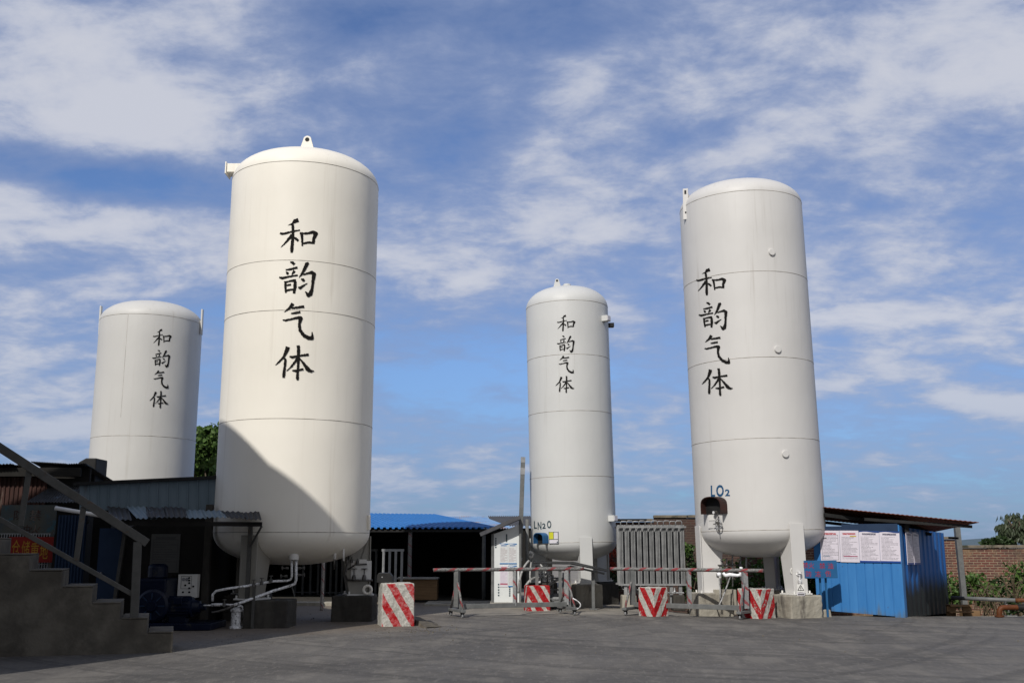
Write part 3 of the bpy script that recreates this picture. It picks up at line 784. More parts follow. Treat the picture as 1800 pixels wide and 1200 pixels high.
# ---- big cream tank, left of centre
T1 = dict(cx=-4.98, cy=24.0, r=1.735)
zf = lambda py, T: P(900, py, T['cy'] - T['r']).z
t1 = tank('biggest cream storage tank with black brush characters, its foot in diagonal shadow', T1['cx'], T1['cy'], T1['r'], zf(935, T1), zf(283, T1), .72, .70,
          [zf(935, T1) + .004, zf(735, T1), zf(545, T1), zf(457, T1), zf(283, T1)], M['cream'], [(-108, .56), (22, .56), (140, .56)], leg_w=.30, leg_top=-.09, leg_mat=M['leg_shaded'])
brush_lettering(t1, T1['cx'], T1['cy'], T1['r'], 523, 526, 1.0, 0.0)
zt1 = zf(283, T1)
p = P(539, 262, 23.1); lug(t1, M['cream'], (p.x, 23.15, p.z - .06), (1, 0, 0), (0, 0, 1), .40, .40, .05)
mb = MB(); p = P(412, 300, 24.0); mb.bx(p.x - .14, p.x + .2, 23.82, 24.18, p.z - .10, p.z + .12); br = mb.build('bracket', M['cream'], t1, bevel=.01)
mb = MB(); mb.bx(p.x - .17, p.x - .141, 23.78, 24.22, p.z - .15, p.z + .15); mb.build('end_plate', M['cream'], br, bevel=.005)
p = on_cyl(645, 905, T1['cx'], T1['cy'], T1['r'] - .02); q = on_cyl(645, 931, T1['cx'], T1['cy'], T1['r'] - .02)
mb = MB(); mb.bar(p + Vector((.03, -.03, 0)), q + Vector((.03, -.03, 0)), .07, .10, (1, -.4, 0)); mb.build('name_plate_holder', M['cream'], t1, bevel=.008)
# ---- far left tank
T2 = dict(cx=-11.43, cy=32.3, r=1.545)
t2 = tank('short distant pale tank at far left, rising behind the blue grey shed cladding', T2['cx'], T2['cy'], T2['r'], 2.1, zf(551, T2), .66, .6,
          [zf(765, T2), zf(551, T2)], M['pale'], [(-90, 0), (30, 0), (150, 0)], [(rad(-97), zf(733, T2), zf(552, T2))])
brush_lettering(t2, T2['cx'], T2['cy'], T2['r'], 283, 647.5, .489, -.02)
for (px, lab) in ((178, 0), (356, 1)):
    p0, p1 = P(px, 538 + 6 * lab, 32.3), P(px - 3 * (1 - lab) - 2 * lab, 588, 32.3); s_ = -1 if lab == 0 else 1
    mb = MB(); mb.bar(p1, p0, .05, .13, (0, 1, 0)); mb.bar(p1 + Vector((-s_ * .12, 0, .25)), p1 + Vector((0, 0, .25)), .08, .08); mb.bar(p0 + Vector((-s_ * .16, 0, -.42)), p0 + Vector((0, 0, -.42)), .08, .08)
    mb.build('lifting_lug', M['pale'], t2, bevel=.006)
# ---- slim middle tank
lean3 = lambda py: 8.0 * (1064 - py) / 420      # the slim tank leans a little to the left
T3 = dict(cx=1.84, cy=31.0, r=1.245)
t3 = tank('slimmest white tank in the middle, marked LN2O, beside the pump skid', T3['cx'], T3['cy'], T3['r'], zf(953, T3), zf(527, T3), .66, .52,
          [zf(953, T3) + .004, zf(836, T3), zf(721, T3), zf(622, T3), zf(527, T3)], M['white3'], [(-78, .62), (42, .62), (162, .62)], leg_w=.26)
brush_lettering(t3, T3['cx'], T3['cy'], T3['r'], 994.5 + lean3(621), 621.5, .482, .01 - 8 / 420)
vv = 0
for ch, a, b, c, d in (('L', 938.5, 943.5, 914, 927.5), ('N', 945, 951.5, 915.5, 929), ('2', 953, 959, 918, 927.5), ('O', 961.5, 969, 913.5, 927)):
    wrap_text(t3, ch, T3['cx'], T3['cy'], T3['r'], a + 2.7, b + 2.7, c, d, M['slate_ink'], 'lettering', vv); vv += 1
p = P(979 + lean3(500), 502, 30.6); lug(t3, M['white3'], (p.x, 30.6, p.z - .06), (1, 0, .05), (0, 0, 1), .26, .28, .04)
p = P(996 + lean3(500), 502, 30.7); mb = MB(); mb.lathe([(.12, -.15), (.12, .03), (.09, .05), (0, .05)], (p.x, 30.7, p.z), 16); mb.build('manhole_cap', M['white3'], t3, smooth=False)
for (px, py, s1) in ((1058, 562, .17), (1070, 912, .17)):
    p = on_cyl(px + lean3(py), py, T3['cx'], T3['cy'], T3['r'] - .05); od = Vector((p.x - T3['cx'], p.y - T3['cy'], 0)).normalized(); sd = Vector((-od.y, od.x, 0))
    M3 = Matrix((od, sd, Vector((0, 0, 1)))).transposed(); mb = MB(); mb.box(p + od * .1, (.26, .22, s1), M=M3); bk = mb.build('bracket', M['white3'], t3, bevel=.008)
    mb = MB(); mb.box(p + od * .237, (.014, .17, s1 - .05), M=M3); mb.build('end_plate', M['label_white'], bk)
p = P(1073 + lean3(573), 573, 31.0); mb = MB(); mb.bx(p.x - .12, p.x + .10, 30.9, 31.1, p.z - .06, p.z + .06); mb.build('bracket', M['black'], t3, bevel=.008)
p = P(934, 973, 30.6); Mx = Matrix(((1, 0, 0), (0, 0, 1), (0, 1, 0))).transposed()
mb = MB(); mb.lathe([(.045, -.03), (.095, -.03), (.105, 0), (.095, .03), (.045, .03), (.035, 0), (.045, -.03)], p, 20, axis=Mx); mb.f = mb.f[:-2]; mb.build('tow_eye', M['white_metal'], t3, smooth=True)
# ---- right tank
lean4 = lambda py: 10.5 * (1080 - py) / 590      # the right tank leans a little to the left
T4 = dict(cx=6.37, cy=27.0, r=1.615)
t4 = tank('tall off white tank at right, marked LO2, beside the blue kiosk', T4['cx'], T4['cy'], T4['r'], zf(931, T4), zf(334, T4), .66, .66,
          [zf(931, T4) + .004, zf(769, T4), zf(627, T4), zf(476, T4), zf(334, T4)], M['white4'], [(188, .52), (-72, .52), (68, .52)], leg_w=.28)
brush_lettering(t4, T4['cx'], T4['cy'], T4['r'], 1256 + lean4(582), 582, .788, .09 - 10.5 / 590)
vv = 0
for ch, a, b, c, d in (('L', 1249.5, 1257, 851, 871), ('O', 1259, 1272.5, 850, 871), ('2', 1274.5, 1283, 858, 870)):
    wrap_text(t4, ch, T4['cx'], T4['cy'], T4['r'], a + 3.6, b + 3.6, c, d, M['blue_ink'], 'lettering', vv); vv += 1
for (px, py) in ((1355.5, 444), (1366, 614.5), (1379.5, 798)):
    p = on_cyl(px + lean4(py), py, T4['cx'], T4['cy'], T4['r'] - .01); od = Vector((p.x - T4['cx'], p.y - T4['cy'], 0)).normalized(); sd = Vector((-od.y, od.x, 0))
    Mx = Matrix((sd, Vector((0, 0, 1)), od)).transposed(); mb = MB(); mb.lathe([(.088, -.03), (.088, .045), (.080, .055), (0, .055)], p, 24, axis=Mx)
    mb.build('port_cap', M['white4'], t4, auto=40)
p0, p1 = P(1203.5 + lean4(330), 330, 26.55), P(1206 + lean4(384), 384, 26.55); cc_ = (p0 + p1) / 2; hh = p0.z - p1.z
Mt = Matrix.Rotation(.035, 3, 'Y') @ Matrix.Rotation(-.35, 3, 'Z')
mb = MB(); mb.box(cc_, (.14, .035, hh), M=Mt); lg = mb.build('lifting_lug', M['white4'], t4, bevel=.006)
mb = MB(); mb.box(cc_ + Mt @ Vector((.05, .16, hh * .28)), (.05, .34, .10), M=Mt); mb.box(cc_ + Mt @ Vector((.05, .16, -hh * .42)), (.05, .34, .08), M=Mt); mb.build('stand_off', M['white4'], lg)
mb = MB(); mb.box(cc_ + Mt @ Vector((0, -.022, hh * .38)), (.05, .012, .10), M=Mt); mb.box(cc_ + Mt @ Vector((0, -.022, -hh * .28)), (.035, .012, .045), M=Mt); mb.build('eye', M['black'], lg)

def gauge_hood(parent, px, py, T, w_, h_, depth, mat, inner, dials=True):
    """open-bottomed hood over gauges, standing off the shell; curved top"""
    p = on_cyl(px, py, T['cx'], T['cy'], T['r']); od = Vector((p.x - T['cx'], p.y - T['cy'], 0)).normalized(); sd = Vector((-od.y, od.x, 0)); ez = Vector((0, 0, 1))
    n = 12; arc = []
    for i in range(n + 1):
        an = math.pi * i / n; c_, s_ = math.cos(an), math.sin(an)
        arc.append((-w_ / 2 * math.copysign(abs(c_) ** .85, c_), h_ * .5 * (s_ ** .75) if s_ > 0 else 0))
    arc = [(-w_ / 2, -h_ * .5)] + arc + [(w_ / 2, -h_ * .5)]
    inn = [(a * .93, b - .02 if b > -.4 * h_ else b) for a, b in arc]
    mb = MB(); b0 = []
    for (pts) in (arc, inn):
        for dd in (-.06, depth):
            mb.v += [p + sd * a + ez * b + od * (dd if dd < 0 else dd * (1.0 - .15 * abs(a) / (w_ / 2))) for a, b in pts]
    k = len(arc)
    for i in range(k - 1):
        mb.f.append([i, i + 1, k + i + 1, k + i]); mb.f.append([2 * k + i + 1, 2 * k + i, 3 * k + i, 3 * k + i + 1]); mb.f.append([k + i, k + i + 1, 3 * k + i + 1, 3 * k + i])
    hd = mb.build('gauge_hood', mat, parent)
    mb = MB(); mb.prism([(a * .95, b) for a, b in arc], p + od * .015, sd, ez, od * .03); mb.build('back_board', inner, hd)
    Mx = Matrix((sd, ez, od)).transposed()
    for (a, b, r_) in ((.02, -h_ * .42, .045),) if dials else ():
        mb = MB(); mb.lathe([(r_, 0), (r_, .09), (r_ * .85, .10), (0, .10)], p + sd * a + ez * b + od * .03, 20, axis=Mx); g = mb.build('gauge', M['brass'], parent, auto=40)
        mb = MB(); mb.lathe([(r_ * .8, .0), (0, .001)], p + sd * a + ez * b + od * .132, 20, axis=Mx); mb.f = mb.f[:-1]; mb.build('dial', M['glass'], g)
    return p, od, sd
p, od, sd = gauge_hood(t4, 1262, 886, T4, .66, .42, .24, M['hood_dark'], M['black'])
ez = Vector((0, 0, 1)); c = p + od * .1 - ez * .46 + sd * .13
for (dx_, dz_, R_) in ((0, 0, .10), (.03, -.03, .07)):
    mb = MB(); mb.tube([c + sd * (dx_ + R_ * math.cos(a)) + ez * (dz_ + R_ * 1.25 * math.sin(a)) for a in [2 * math.pi * i / 20 for i in range(21)]], .011, 6); mb.build('valve_pipe', M['galv'], t4, smooth=True)
mb = MB(); mb.tube([c - sd * .16, c - sd * .02 + ez * .02, c + sd * .12], .012, 6); mb.tube([c + ez * .28, c - ez * .2], .012, 6); mb.lathe([(.03, 0), (.03, .06), (0, .06)], c - sd * .02 + od * .02, 10); mb.build('valve', M['brass'], t4)
M3 = Matrix((sd, od, ez)).transposed()
c = on_cyl(1254, 913, T4['cx'], T4['cy'], T4['r']); mb = MB(); mb.box(c + od * .006, (.24, .014, .36), M=M3); mb.build('data_plate', M['white4'], t4)
c = on_cyl(1255, 907, T4['cx'], T4['cy'], T4['r']); mb = MB(); mb.box(c + od * .018, (.2, .012, .15), M=M3); mb.build('data_plate', M['white_metal'], t4)
# small plates on legs
p = P(1232, 973, 26.6); an = rad(188)
p, od, sd = gauge_hood(t3, 957, 944, T3, .40, .30, .24, M['hood_blue'], M['black'], False)
M3 = Matrix((sd, od, ez)).transposed()
c = on_cyl(976, 943.5, T3['cx'], T3['cy'], T3['r']); od3 = Vector((c.x - T3['cx'], c.y - T3['cy'], 0)).normalized(); sd3 = Vector((-od3.y, od3.x, 0)); M3 = Matrix((sd3, od3, ez)).transposed()
mb = MB(); mb.box(c + od3 * .006, (.30, .02, .33), M=M3); dp = mb.build('data_plate', M['label_white'], t3)
mb = MB(); mb.box(c + od3 * .02 + ez * .055 - sd3 * .072, (.135, .012, .19), M=M3); mb.build('yellow_field', M['yellow'], dp)
mb = MB()
for (a, b, wx, hz) in ((0, .16, .30, .008), (0, -.16, .30, .008), (0, -.045, .30, .008), (-.146, 0, .008, .33), (.146, 0, .008, .33), (.0, .06, .008, .2)): mb.box(c + od3 * .019 + sd3 * a + ez * b, (wx, .016, hz), M=M3)
mb.box(c + od3 * .019 + sd3 * .115 - ez * .125, (.03, .012, .03), M=M3)
mb.build('plate_frame', M['slate_ink'], dp)

t3.matrix_basis = Matrix.Translation((T3['cx'], T3['cy'], 0)) @ Matrix.Rotation(-math.atan(8 / 420), 4, 'Y')
t4.matrix_basis = Matrix.Translation((T4['cx'], T4['cy'], 0)) @ Matrix.Rotation(-math.atan(10.5 / 590), 4, 'Y')
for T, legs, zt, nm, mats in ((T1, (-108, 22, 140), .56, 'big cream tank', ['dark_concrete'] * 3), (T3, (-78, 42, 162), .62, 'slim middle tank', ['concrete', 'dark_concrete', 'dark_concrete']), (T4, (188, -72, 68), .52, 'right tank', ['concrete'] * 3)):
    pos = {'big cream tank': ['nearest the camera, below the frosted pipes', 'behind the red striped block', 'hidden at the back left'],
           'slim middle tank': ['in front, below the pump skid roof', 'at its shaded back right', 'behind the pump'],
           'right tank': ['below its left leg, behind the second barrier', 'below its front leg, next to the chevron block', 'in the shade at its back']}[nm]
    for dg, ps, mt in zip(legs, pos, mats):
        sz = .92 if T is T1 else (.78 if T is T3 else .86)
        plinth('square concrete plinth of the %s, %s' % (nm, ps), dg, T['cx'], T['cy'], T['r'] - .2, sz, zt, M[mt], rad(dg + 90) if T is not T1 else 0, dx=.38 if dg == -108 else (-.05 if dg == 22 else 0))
# ================================================================ RIGHT SIDE: kiosk, boards, pipes
KA = -rad(33); KP = G(1591, 1085.5)
k = thing('metal_kiosk', 'small blue sheet metal kiosk covered in notices under a rust red roof', 'kiosk')
KW, KL = 2.07, 5.2; kzl, kzc = 2.10, 2.13
def ribbed(mb, a, b, h0a, h0b, ha, hb, waves, amp, prof):
    a, b = Vector(a), Vector(b)
    mb.corr(a + Vector((0, 0, h0a)), b + Vector((0, 0, h0b)), b + Vector((0, 0, hb)), a + Vector((0, 0, ha)), waves, amp, .008, prof)
mb = MB(); ribbed(mb, (-KW, 0, 0), (-.22, 0, 0), .12, .03, 2.10, 2.12, 9, -.014, 'groove'); mb.build('front_wall', M['kiosk_front'], k)
mb = MB(); mb.bx(-.22, .01, -.012, .03, .0, 2.16); mb.bx(-.02, .012, .03, .22, .0, 2.14); mb.build('corner_flashing', M['kiosk_front'], k, bevel=.004)
mb = MB(); ribbed(mb, (0, .2, 0), (0, KL, 0), 0, -.15, 2.12, 2.02, 10, -.035, 'trap'); mb.build('side_wall', M['kiosk_side'], k)
mb = MB(); ribbed(mb, (-KW, KL, 0), (-KW, .0, 0), -.1, .1, 2.02, 2.1, 12, -.03, 'trap'); mb.build('side_wall', M['kiosk_side'], k)
mb = MB(); mb.bx(-KW, 0, KL - .03, KL, -.3, 2.0); mb.build('back_wall', M['kiosk_side'], k)
mb = MB(); mb.bx(-1.35, -.02, -.03, -.0125, 2.02, 2.19); mb.bx(-KW - .01, -1.34, -.03, -.0125, 2.0, 2.14); mb.build('top_rail', M['deep_blue'], k)
mb = MB(); mb.bx(-KW + .02, -.03, .05, KL - .1, 2.0, 2.03); mb.build('ceiling', M['black'], k)
place(k, KP, KA); kM = Matrix.Translation(KP) @ Matrix.Rotation(KA, 4, 'Z'); WM[k.name] = kM
# its roof: sheets on purlins, falling to the right, on leaning posts
FLp, FRp = P(1441, 891, 26.3), P(1721, 918.5, 24.6); back = Vector((.4, 3.6, -.16))
mb = MB(); mb.corr(FLp, FRp, FRp + back, FLp + back, 34, .010, .014, 'sine', 1); mb.build('roof', M['rust_roof'], k)
mb = MB()
a, b = P(1449, 904.5, 26.2), P(1598, 924, 26.5); mb.bar(a, b, .08, .09)
a, b = P(1520, 912, 25.95), P(1709, 925.2, 24.85); mb.bar(a, b, .08, .07)
a, b = FLp + back * .9 - Vector((0, 0, .08)), FRp + back * .9 - Vector((.2, 0, .08)); mb.bar(a, b, .08, .08); mb.build('purlin', M['black'], k)
mb = MB()
for px, Y in ((1540, 26.2), (1592, 25.7)):
    q = P(px, 918, Y); mb.bx(q.x - .05, q.x + .05, Y - .05, Y + .05, 2.0, q.z + .06)
mb.build('roof_strut', M['black'], k)
g = G(1697, 1080); g0 = Vector((g.x, g.y, gz(g.x, g.y))); tp = P(1682, 928, g.y); mb = MB(); mb.bar(g0 + Vector((0, 0, .1)), tp + Vector((0, 0, .08)), .14, .14, (1, 0, 0)); mb.build('post', M['steel'], k, bevel=.008)
mb = MB(); mb.box(g0 + Vector((.08, -.1, .06)), (.42, .36, .2)); mb.build('post_footing', M['timber'], k, bevel=.015)
a = P(1668, 944.5, 26.5); b = P(1684, 945.5, 26.2); mb = MB(); mb.bar(a, b, .04, .05); mb.build('tie_bar', M['black'], k)

def board(name, label, cat, mat, rim, Mw, w_, h_, th=.012, group=None):
    """thin board lying in the local x-z plane, front towards -y; Mw places it"""
    t_ = thing(name, label, cat, group=group); WM[t_.name] = Mw; t_.matrix_basis = Mw
    mb = MB(); vs = [(-w_ / 2, 0, -h_ / 2), (w_ / 2, 0, -h_ / 2), (w_ / 2, 0, h_ / 2), (-w_ / 2, 0, h_ / 2)]
    return t_, vs
def notice(label, mat, Mw, w_, h_, group):
    mb = MB(); vs = [Vector(v) for v in ((-w_ / 2, 0, -h_ / 2), (w_ / 2, 0, -h_ / 2), (w_ / 2, 0, h_ / 2), (-w_ / 2, 0, h_ / 2))]
    bk = [v + Vector((0, .012, 0)) for v in vs]
    U = [(0, 0), (1, 0), (1, 1), (0, 1)]; E = [(.5, .5)] * 4
    mb.add(vs + bk, [(0, 1, 2, 3), (5, 4, 7, 6), (0, 4, 5, 1), (1, 5, 6, 2), (2, 6, 7, 3), (3, 7, 4, 0)], [U, E, E, E, E, E])
    o = mb.build('notice_board', mat, None, label=label, cat='notice board', group=group)
    o.matrix_basis = Mw @ Matrix.Translation((0, 0, -h_ / 2)) if False else Mw
    # build() put the origin at the foot; shift so that Mw is the centre
    o.data.transform(Matrix.Translation((0, .006, -h_ / 2)))
    WM[o.name] = Mw
    return o
def on_kiosk_front(px, py):
    d = ray(px, py); n = kM.to_3x3() @ Vector((0, -1, 0)); o = kM @ Vector((0, -.034, 0)); c = Vector((0, 0, EYE)); t = (o - c).dot(n) / d.dot(n); return c + d * t
def on_kiosk_side(px, py):
    d = ray(px, py); n = kM.to_3x3() @ Vector((1, 0, 0)); o = kM @ Vector((.05, 0, 0)); c = Vector((0, 0, EYE)); t = (o - c).dot(n) / d.dot(n); return c + d * t
for (x0, x1, y0, y1, tilt, mt, lab) in ((1442, 1476, 932, 986, .012, 'notice_a', 'white notice with red heading and black border, leftmost on the blue kiosk'),
                                  (1476.5, 1510, 932, 987.5, .012, 'notice_b', 'white notice with red heading and a yellow flash on the blue kiosk'),
                                  (1510.5, 1546, 932.5, 988, .014, 'notice_c', 'third notice from the left on the kiosk front, blue wave header and dense type'),
                                  (1546.5, 1582, 933, 988.5, .014, 'notice_c', 'rightmost notice on the kiosk front, blue wave header, next to the corner')):
    a, b = on_kiosk_front(x0, (y0 + y1) / 2), on_kiosk_front(x1, (y0 + y1) / 2); cc = (a + b) / 2
    top, bot = on_kiosk_front((x0 + x1) / 2, y0), on_kiosk_front((x0 + x1) / 2, y1)
    notice(lab, M[mt], Matrix.Translation((top + bot) / 2) @ Matrix.Rotation(KA, 4, 'Z') @ Matrix.Rotation(tilt, 4, 'Y'), (a - b).length, (top - bot).length, 'notices on the blue kiosk')
for (x0, x1, y0, y1, lab) in ((1597, 1616, 936, 989, 'shaded notice on the dark side of the kiosk, nearer the corner'), (1617, 1638, 936, 990, 'shaded notice on the dark side of the kiosk, farther from the corner')):
    a, b = on_kiosk_side(x0, 962), on_kiosk_side(x1, 962); top, bot = on_kiosk_side((x0 + x1) / 2, y0), on_kiosk_side((x0 + x1) / 2, y1)
    a, b = kM.inverted() @ a, kM.inverted() @ b
    u0 = .45 if x0 < 1600 else 1.16
    cc = kM @ Vector((.05, u0 + .34, (top.z + bot.z) / 2))
    notice(lab, M['notice_c'], Matrix.Translation(cc) @ Matrix.Rotation(KA + rad(90), 4, 'Z') @ Matrix.Rotation(.012, 4, 'Y'), .66, .80, 'notices on the blue kiosk')

# blue warning board with red characters on two thin posts
sb = G(1450, 1085.5); sY = 25.6
c = P(1438.5, 1000, sY - .12); sg = thing('warning_sign', 'blue board with two lines of red characters on thin blue posts', 'sign', (c.x, sY, 0))
wS, hS = P(1471, 1000, sY).x - P(1406, 1000, sY).x, P(1438, 984.5, sY).z - P(1438, 1015.5, sY).z
tl = Matrix.Rotation(-.012, 3, 'Y')
mb = MB(); mb.box((c.x, c.y, c.z), (wS, .05, hS), M=tl); mb.build('board', M['sign_blue'], sg, bevel=.006)
for (txt, px, py) in (('禁', 1415.5, 993), ('火', 1426, 993.3), ('禁', 1445.5, 994), ('油', 1459.5, 994), ('防', 1421.5, 1008), ('冻', 1438, 1008.3), ('伤', 1455.5, 1007.5)):
    q = P(px, py, c.y - .028); vs, fs = fit_text(txt, .135, .14); mb = MB(); mb.add([q + Vector((v.x, 0, v.y)) for v in vs], fs); mb.build('lettering', M['sign_red'], sg)
for px, py in ((1441, 1086), (1451, 1075)):
    q = P(px, 1012, sY); mb = MB(); mb.bx(q.x - .022, q.x + .022, sY - .02, sY + .02, -.02, c.z + hS * .3); mb.build('post', M['sign_blue'], sg)
mb = MB(); q = P(1451, 1082, sY); mb.box((q.x, sY + .12, .06), (.30, .24, .22), .2, taper=.85); mb.build('footing', M['concrete'], sg, bevel=.02)
# small high-voltage sign on a stake
q = G(1410, 1086); es = thing('warning_sign', 'small white plate with black triangle and bolt on a thin stake', 'sign', (q.x, q.y, 0))
cz = P(1407.5, 1033, q.y).z; mb = MB(); mb.bx(q.x - .085, q.x + .085, q.y - .012, q.y, cz - .09, cz + .09); mb.build('plate', M['white_metal'], es)
mb = MB(); mb.bx(q.x - .085, q.x + .085, q.y - .012, q.y, cz - .175, cz - .10); mb.build('caption_plate', M['label_white'], es)
mb = MB()
for i in range(7): mb.bx(q.x - .07 + i * .021, q.x - .056 + i * .021, q.y - .017, q.y - .0125, cz - .16, cz - .12)
T_ = [(-.07, -.05), (.07, -.05), (0, .07)]
for i in range(3):
    a, b = T_[i], T_[(i + 1) % 3]; mb.bar((q.x + a[0], q.y - .0145, cz + a[1]), (q.x + b[0], q.y - .0145, cz + b[1]), .004, .012)
for a, b in (((.008, .035), (-.012, .0)), ((-.012, 0), (.012, -.002)), ((.012, -.002), (-.004, -.04))): mb.bar((q.x + a[0], q.y - .0145, cz + a[1]), (q.x + b[0], q.y - .0145, cz + b[1]), .004, .009)
mb.build('warning_mark', M['ink'], es)
mb = MB(); mb.bar((q.x, q.y + .012, 0), (q.x - .01, q.y + .012, cz + .08), .02, .02); mb.build('stake', M['timber'], es)

# pipe rail, orange pipe and bench on the right
r0, r1 = P(1672, 1050, 28.3), P(1830, 1054.5, 27.2)
pr = thing('pipe_rail', 'long grey pipe on short posts running in front of the brick wall', 'railing', (r0.x, 27.9, 0))
mb = MB(); mb.tube([r0, r1 - Vector((.65, 0, 0))], .05, 12); mb.build('pipe', M['steel'], pr, smooth=True)
mb = MB(); mb.tube([r1 - Vector((.65, 0, 0)), r1], .053, 12); mb.build('end_sleeve', M['orange'], pr, smooth=True)
for px in (1768, 1800):
    f = (px - 1672) / (1830 - 1672); q = r0.lerp(r1, f); mb = MB(); gq = gz(q.x, q.y); mb.bar((q.x, q.y, q.z - .05), (q.x + .06, q.y - .1, gq), .09, .05, (1, 0, 0)); mb.box((q.x + .06, q.y - .1, gq + .015), (.26, .2, .03)); mb.build('leg', M['galv'], pr)
q = G(1757, 1083.5); z0 = gz(q.x, q.y); op = thing('gas_pipe', 'orange elbow pipe rising from the ground into a black sleeve', 'pipe', (q.x, q.y, z0))
zt = P(1757, 1067, q.y).z
pts = [Vector((q.x, q.y, z0 - .05)), Vector((q.x, q.y, zt - .12))] + [Vector((q.x + .12 - .12 * math.cos(a), q.y, zt - .12 + .12 * math.sin(a))) for a in (.4, .8, 1.2, 1.57)] + [Vector((q.x + .45, q.y, zt))]
mb = MB(); mb.tube(pts, .065, 12); mb.lathe([(.11, 0), (.11, .04), (0, .04)], (q.x, q.y, z0), 16); mb.build('elbow', M['orange'], op, auto=40)
mb = MB(); mb.tube([(q.x + .44, q.y, zt), (q.x + 2.2, q.y + .1, zt + .02)], .075, 12); mb.build('sleeve', M['black'], op, smooth=True)
mb = MB(); mb.bar((q.x + .85, q.y, z0), (q.x + .85, q.y, zt - .09), .05, .05); mb.box((q.x + .85, q.y, z0 + .015), (.3, .2, .03)); mb.build('stand', M['black'], op)
q = G(1684, 1084.5); q.y = 28.0; q.x = XY(1686, 28.0); z0 = gz(q.x, q.y); bn = thing('bench', 'low rough wooden bench in the shade beside the kiosk post', 'bench', (q.x, q.y, z0))
zs = P(1686, 1063.5, 28).z
mb = MB(); mb.box((q.x, q.y, zs), (.56, .30, .045)); mb.build('seat', M['timber'], bn, bevel=.006)
for s1 in (-1, 1): mb = MB(); mb.bar((q.x + s1 * .22, q.y, z0), (q.x + s1 * .2, q.y, zs - .02), .05, .24, (1, 0, 0)); mb.build('leg', M['timber'], bn)
mb = MB(); mb.box((q.x - .05, q.y - .18, z0 + .12), (.62, .2, .03)); mb.build('foot_board', M['timber'], bn)

# ================================================================ rolling barriers
def rolling_barrier(label, parts_label=None):
    t_ = thing('rolling_barrier', label, 'barrier', group='rolling pole barriers across the yard')
    L = 3.95; z = 1.10
    mb = MB(); mb.tube([(-L / 2 + i * L / 40, 0, z) for i in range(41)], .043, 12); mb.build('pole', M['tape'], t_, smooth=True)
    for i, x in enumerate((-1.38, 0.12, 1.52)):
        mb = MB(); w2 = .13 if i != 1 else .10
        # upright: box with uv along its height
        mb.tube([(x, 0, .235), (x, 0, z - .03)], w2 * .62, 4); mb.build('upright', M['tape_post'] if i != 0 else M['steel'], t_)
    mb = MB(); mb.bx(-1.34, 1.48, -.05, .05, .19, .30); mb.build('bottom_rail', M['steel'], t_, bevel=.006)
    for x in (-1.38, 1.52):
        mb = MB(); mb.bx(x - .06, x + .06, -.50, .50, .13, .19); ft = mb.build('foot_beam', M['steel'], t_, bevel=.006)
        for s_ in (-1, 1):
            mb = MB(); mb.tube([(x, s_ * .44, .18), (x, s_ * .06, .80)], .028, 8); mb.build('brace', M['tape'], t_, smooth=True)
            y = s_ * .43
            mb = MB(); mb.bx(x - .05, x + .05, y - .05, y + .05, .115, .13)
            for e in (-1, 1): mb.bar((x + e * .033, y, .12), (x + e * .033, y + .03, .05), .008, .05, (0, 1, 0))
            cs = mb.build('caster', M['black'], t_)
            mb = MB(); mb.lathe([(.0, -.022), (.045, -.022), (.056, -.012), (.056, .012), (.045, .022), (0, .022)], (x, y + .03, .056), 18, axis='X'); mb.build('wheel', M['galv'], cs, auto=40)
    return t_
gA, gB = G(798, 1084), G(1002, 1079)
b1 = rolling_barrier('wheeled barrier with red and white taped pole in front of the pump skid')
an = math.atan2(gB.y + .35 - gA.y - .3, gB.x - gA.x); ctr = (gA + gB) / 2; d_ = Vector((math.cos(an), math.sin(an), 0))
place(b1, ctr - d_ * .07, an)
gA, gB = G(1123, 1083), G(1288, 1084)
b2 = dup(b1, (0, 0, 0), 0, 'wheeled barrier with red and white taped pole in front of the vaporizer')
A2, B2 = P(1091, 1007.5, 26.7), P(1322, 1017.5, 24.9); an2 = math.atan2(B2.y - A2.y, B2.x - A2.x); c2 = (A2 + B2) / 2
place(b2, (c2.x, c2.y, 0), an2)

# ================================================================ striped concrete blocks
def striped_block(label, corner_px, corner_py, w_left, w_right, h, rot, mirror, mat, plain_left=False, taper=.97):
    """block with its nearest vertical edge at the given photo point; faces run back-left and back-right from it"""
    c = G(corner_px, corner_py); ez = Vector((0, 0, 1))
    eR = Vector((math.cos(rot), math.sin(rot), 0)); eL = Vector((-math.sin(rot), math.cos(rot), 0))
    z0 = gz(c.x, c.y) - .02; hz = h + .02
    base = [c, c + eR * w_right, c + eR * w_right + eL * w_left, c + eL * w_left]; ctr = (base[0] + base[2]) / 2
    vs = [Vector((p.x, p.y, z0)) for p in base] + [Vector((ctr.x + (p.x - ctr.x) * taper, ctr.y + (p.y - ctr.y) * taper, z0 + hz)) for p in base]
    fR = [(0, 0), (w_right, 0), (w_right, hz), (0, hz)]
    s_ = -1 if mirror else 1
    fL = [(s_ * w_left, 0), (0, 0), (0, hz), (s_ * w_left, hz)] if not plain_left else [(.9, 0)] * 4
    if mirror: fR = [(-u, v) if False else (-u + 0, v) for u, v in fR]; fL = [(-w_left, 0), (0, 0), (0, hz), (-w_left, hz)]
    flat = [(.9, .0)] * 4
    mb = MB(); mb.add(vs, [(0, 1, 5, 4), (3, 0, 4, 7), (1, 2, 6, 5), (2, 3, 7, 6), (4, 5, 6, 7), (3, 2, 1, 0)], [fR, fL, fR, fR, flat, flat])
    return rough(mb.build('concrete_block', mat, None, bevel=.022, label=label, cat='barrier block', group='striped concrete blocks'), .03, .10)
zt = lambda px, py, Y: P(px, py, Y).z
g1 = G(669, 1100); striped_block('largest red and white striped concrete block, a black box on top', 670, 1101, .8, .70, zt(690, 1024.5, g1.y), rad(13), False, M['hazard'], True)
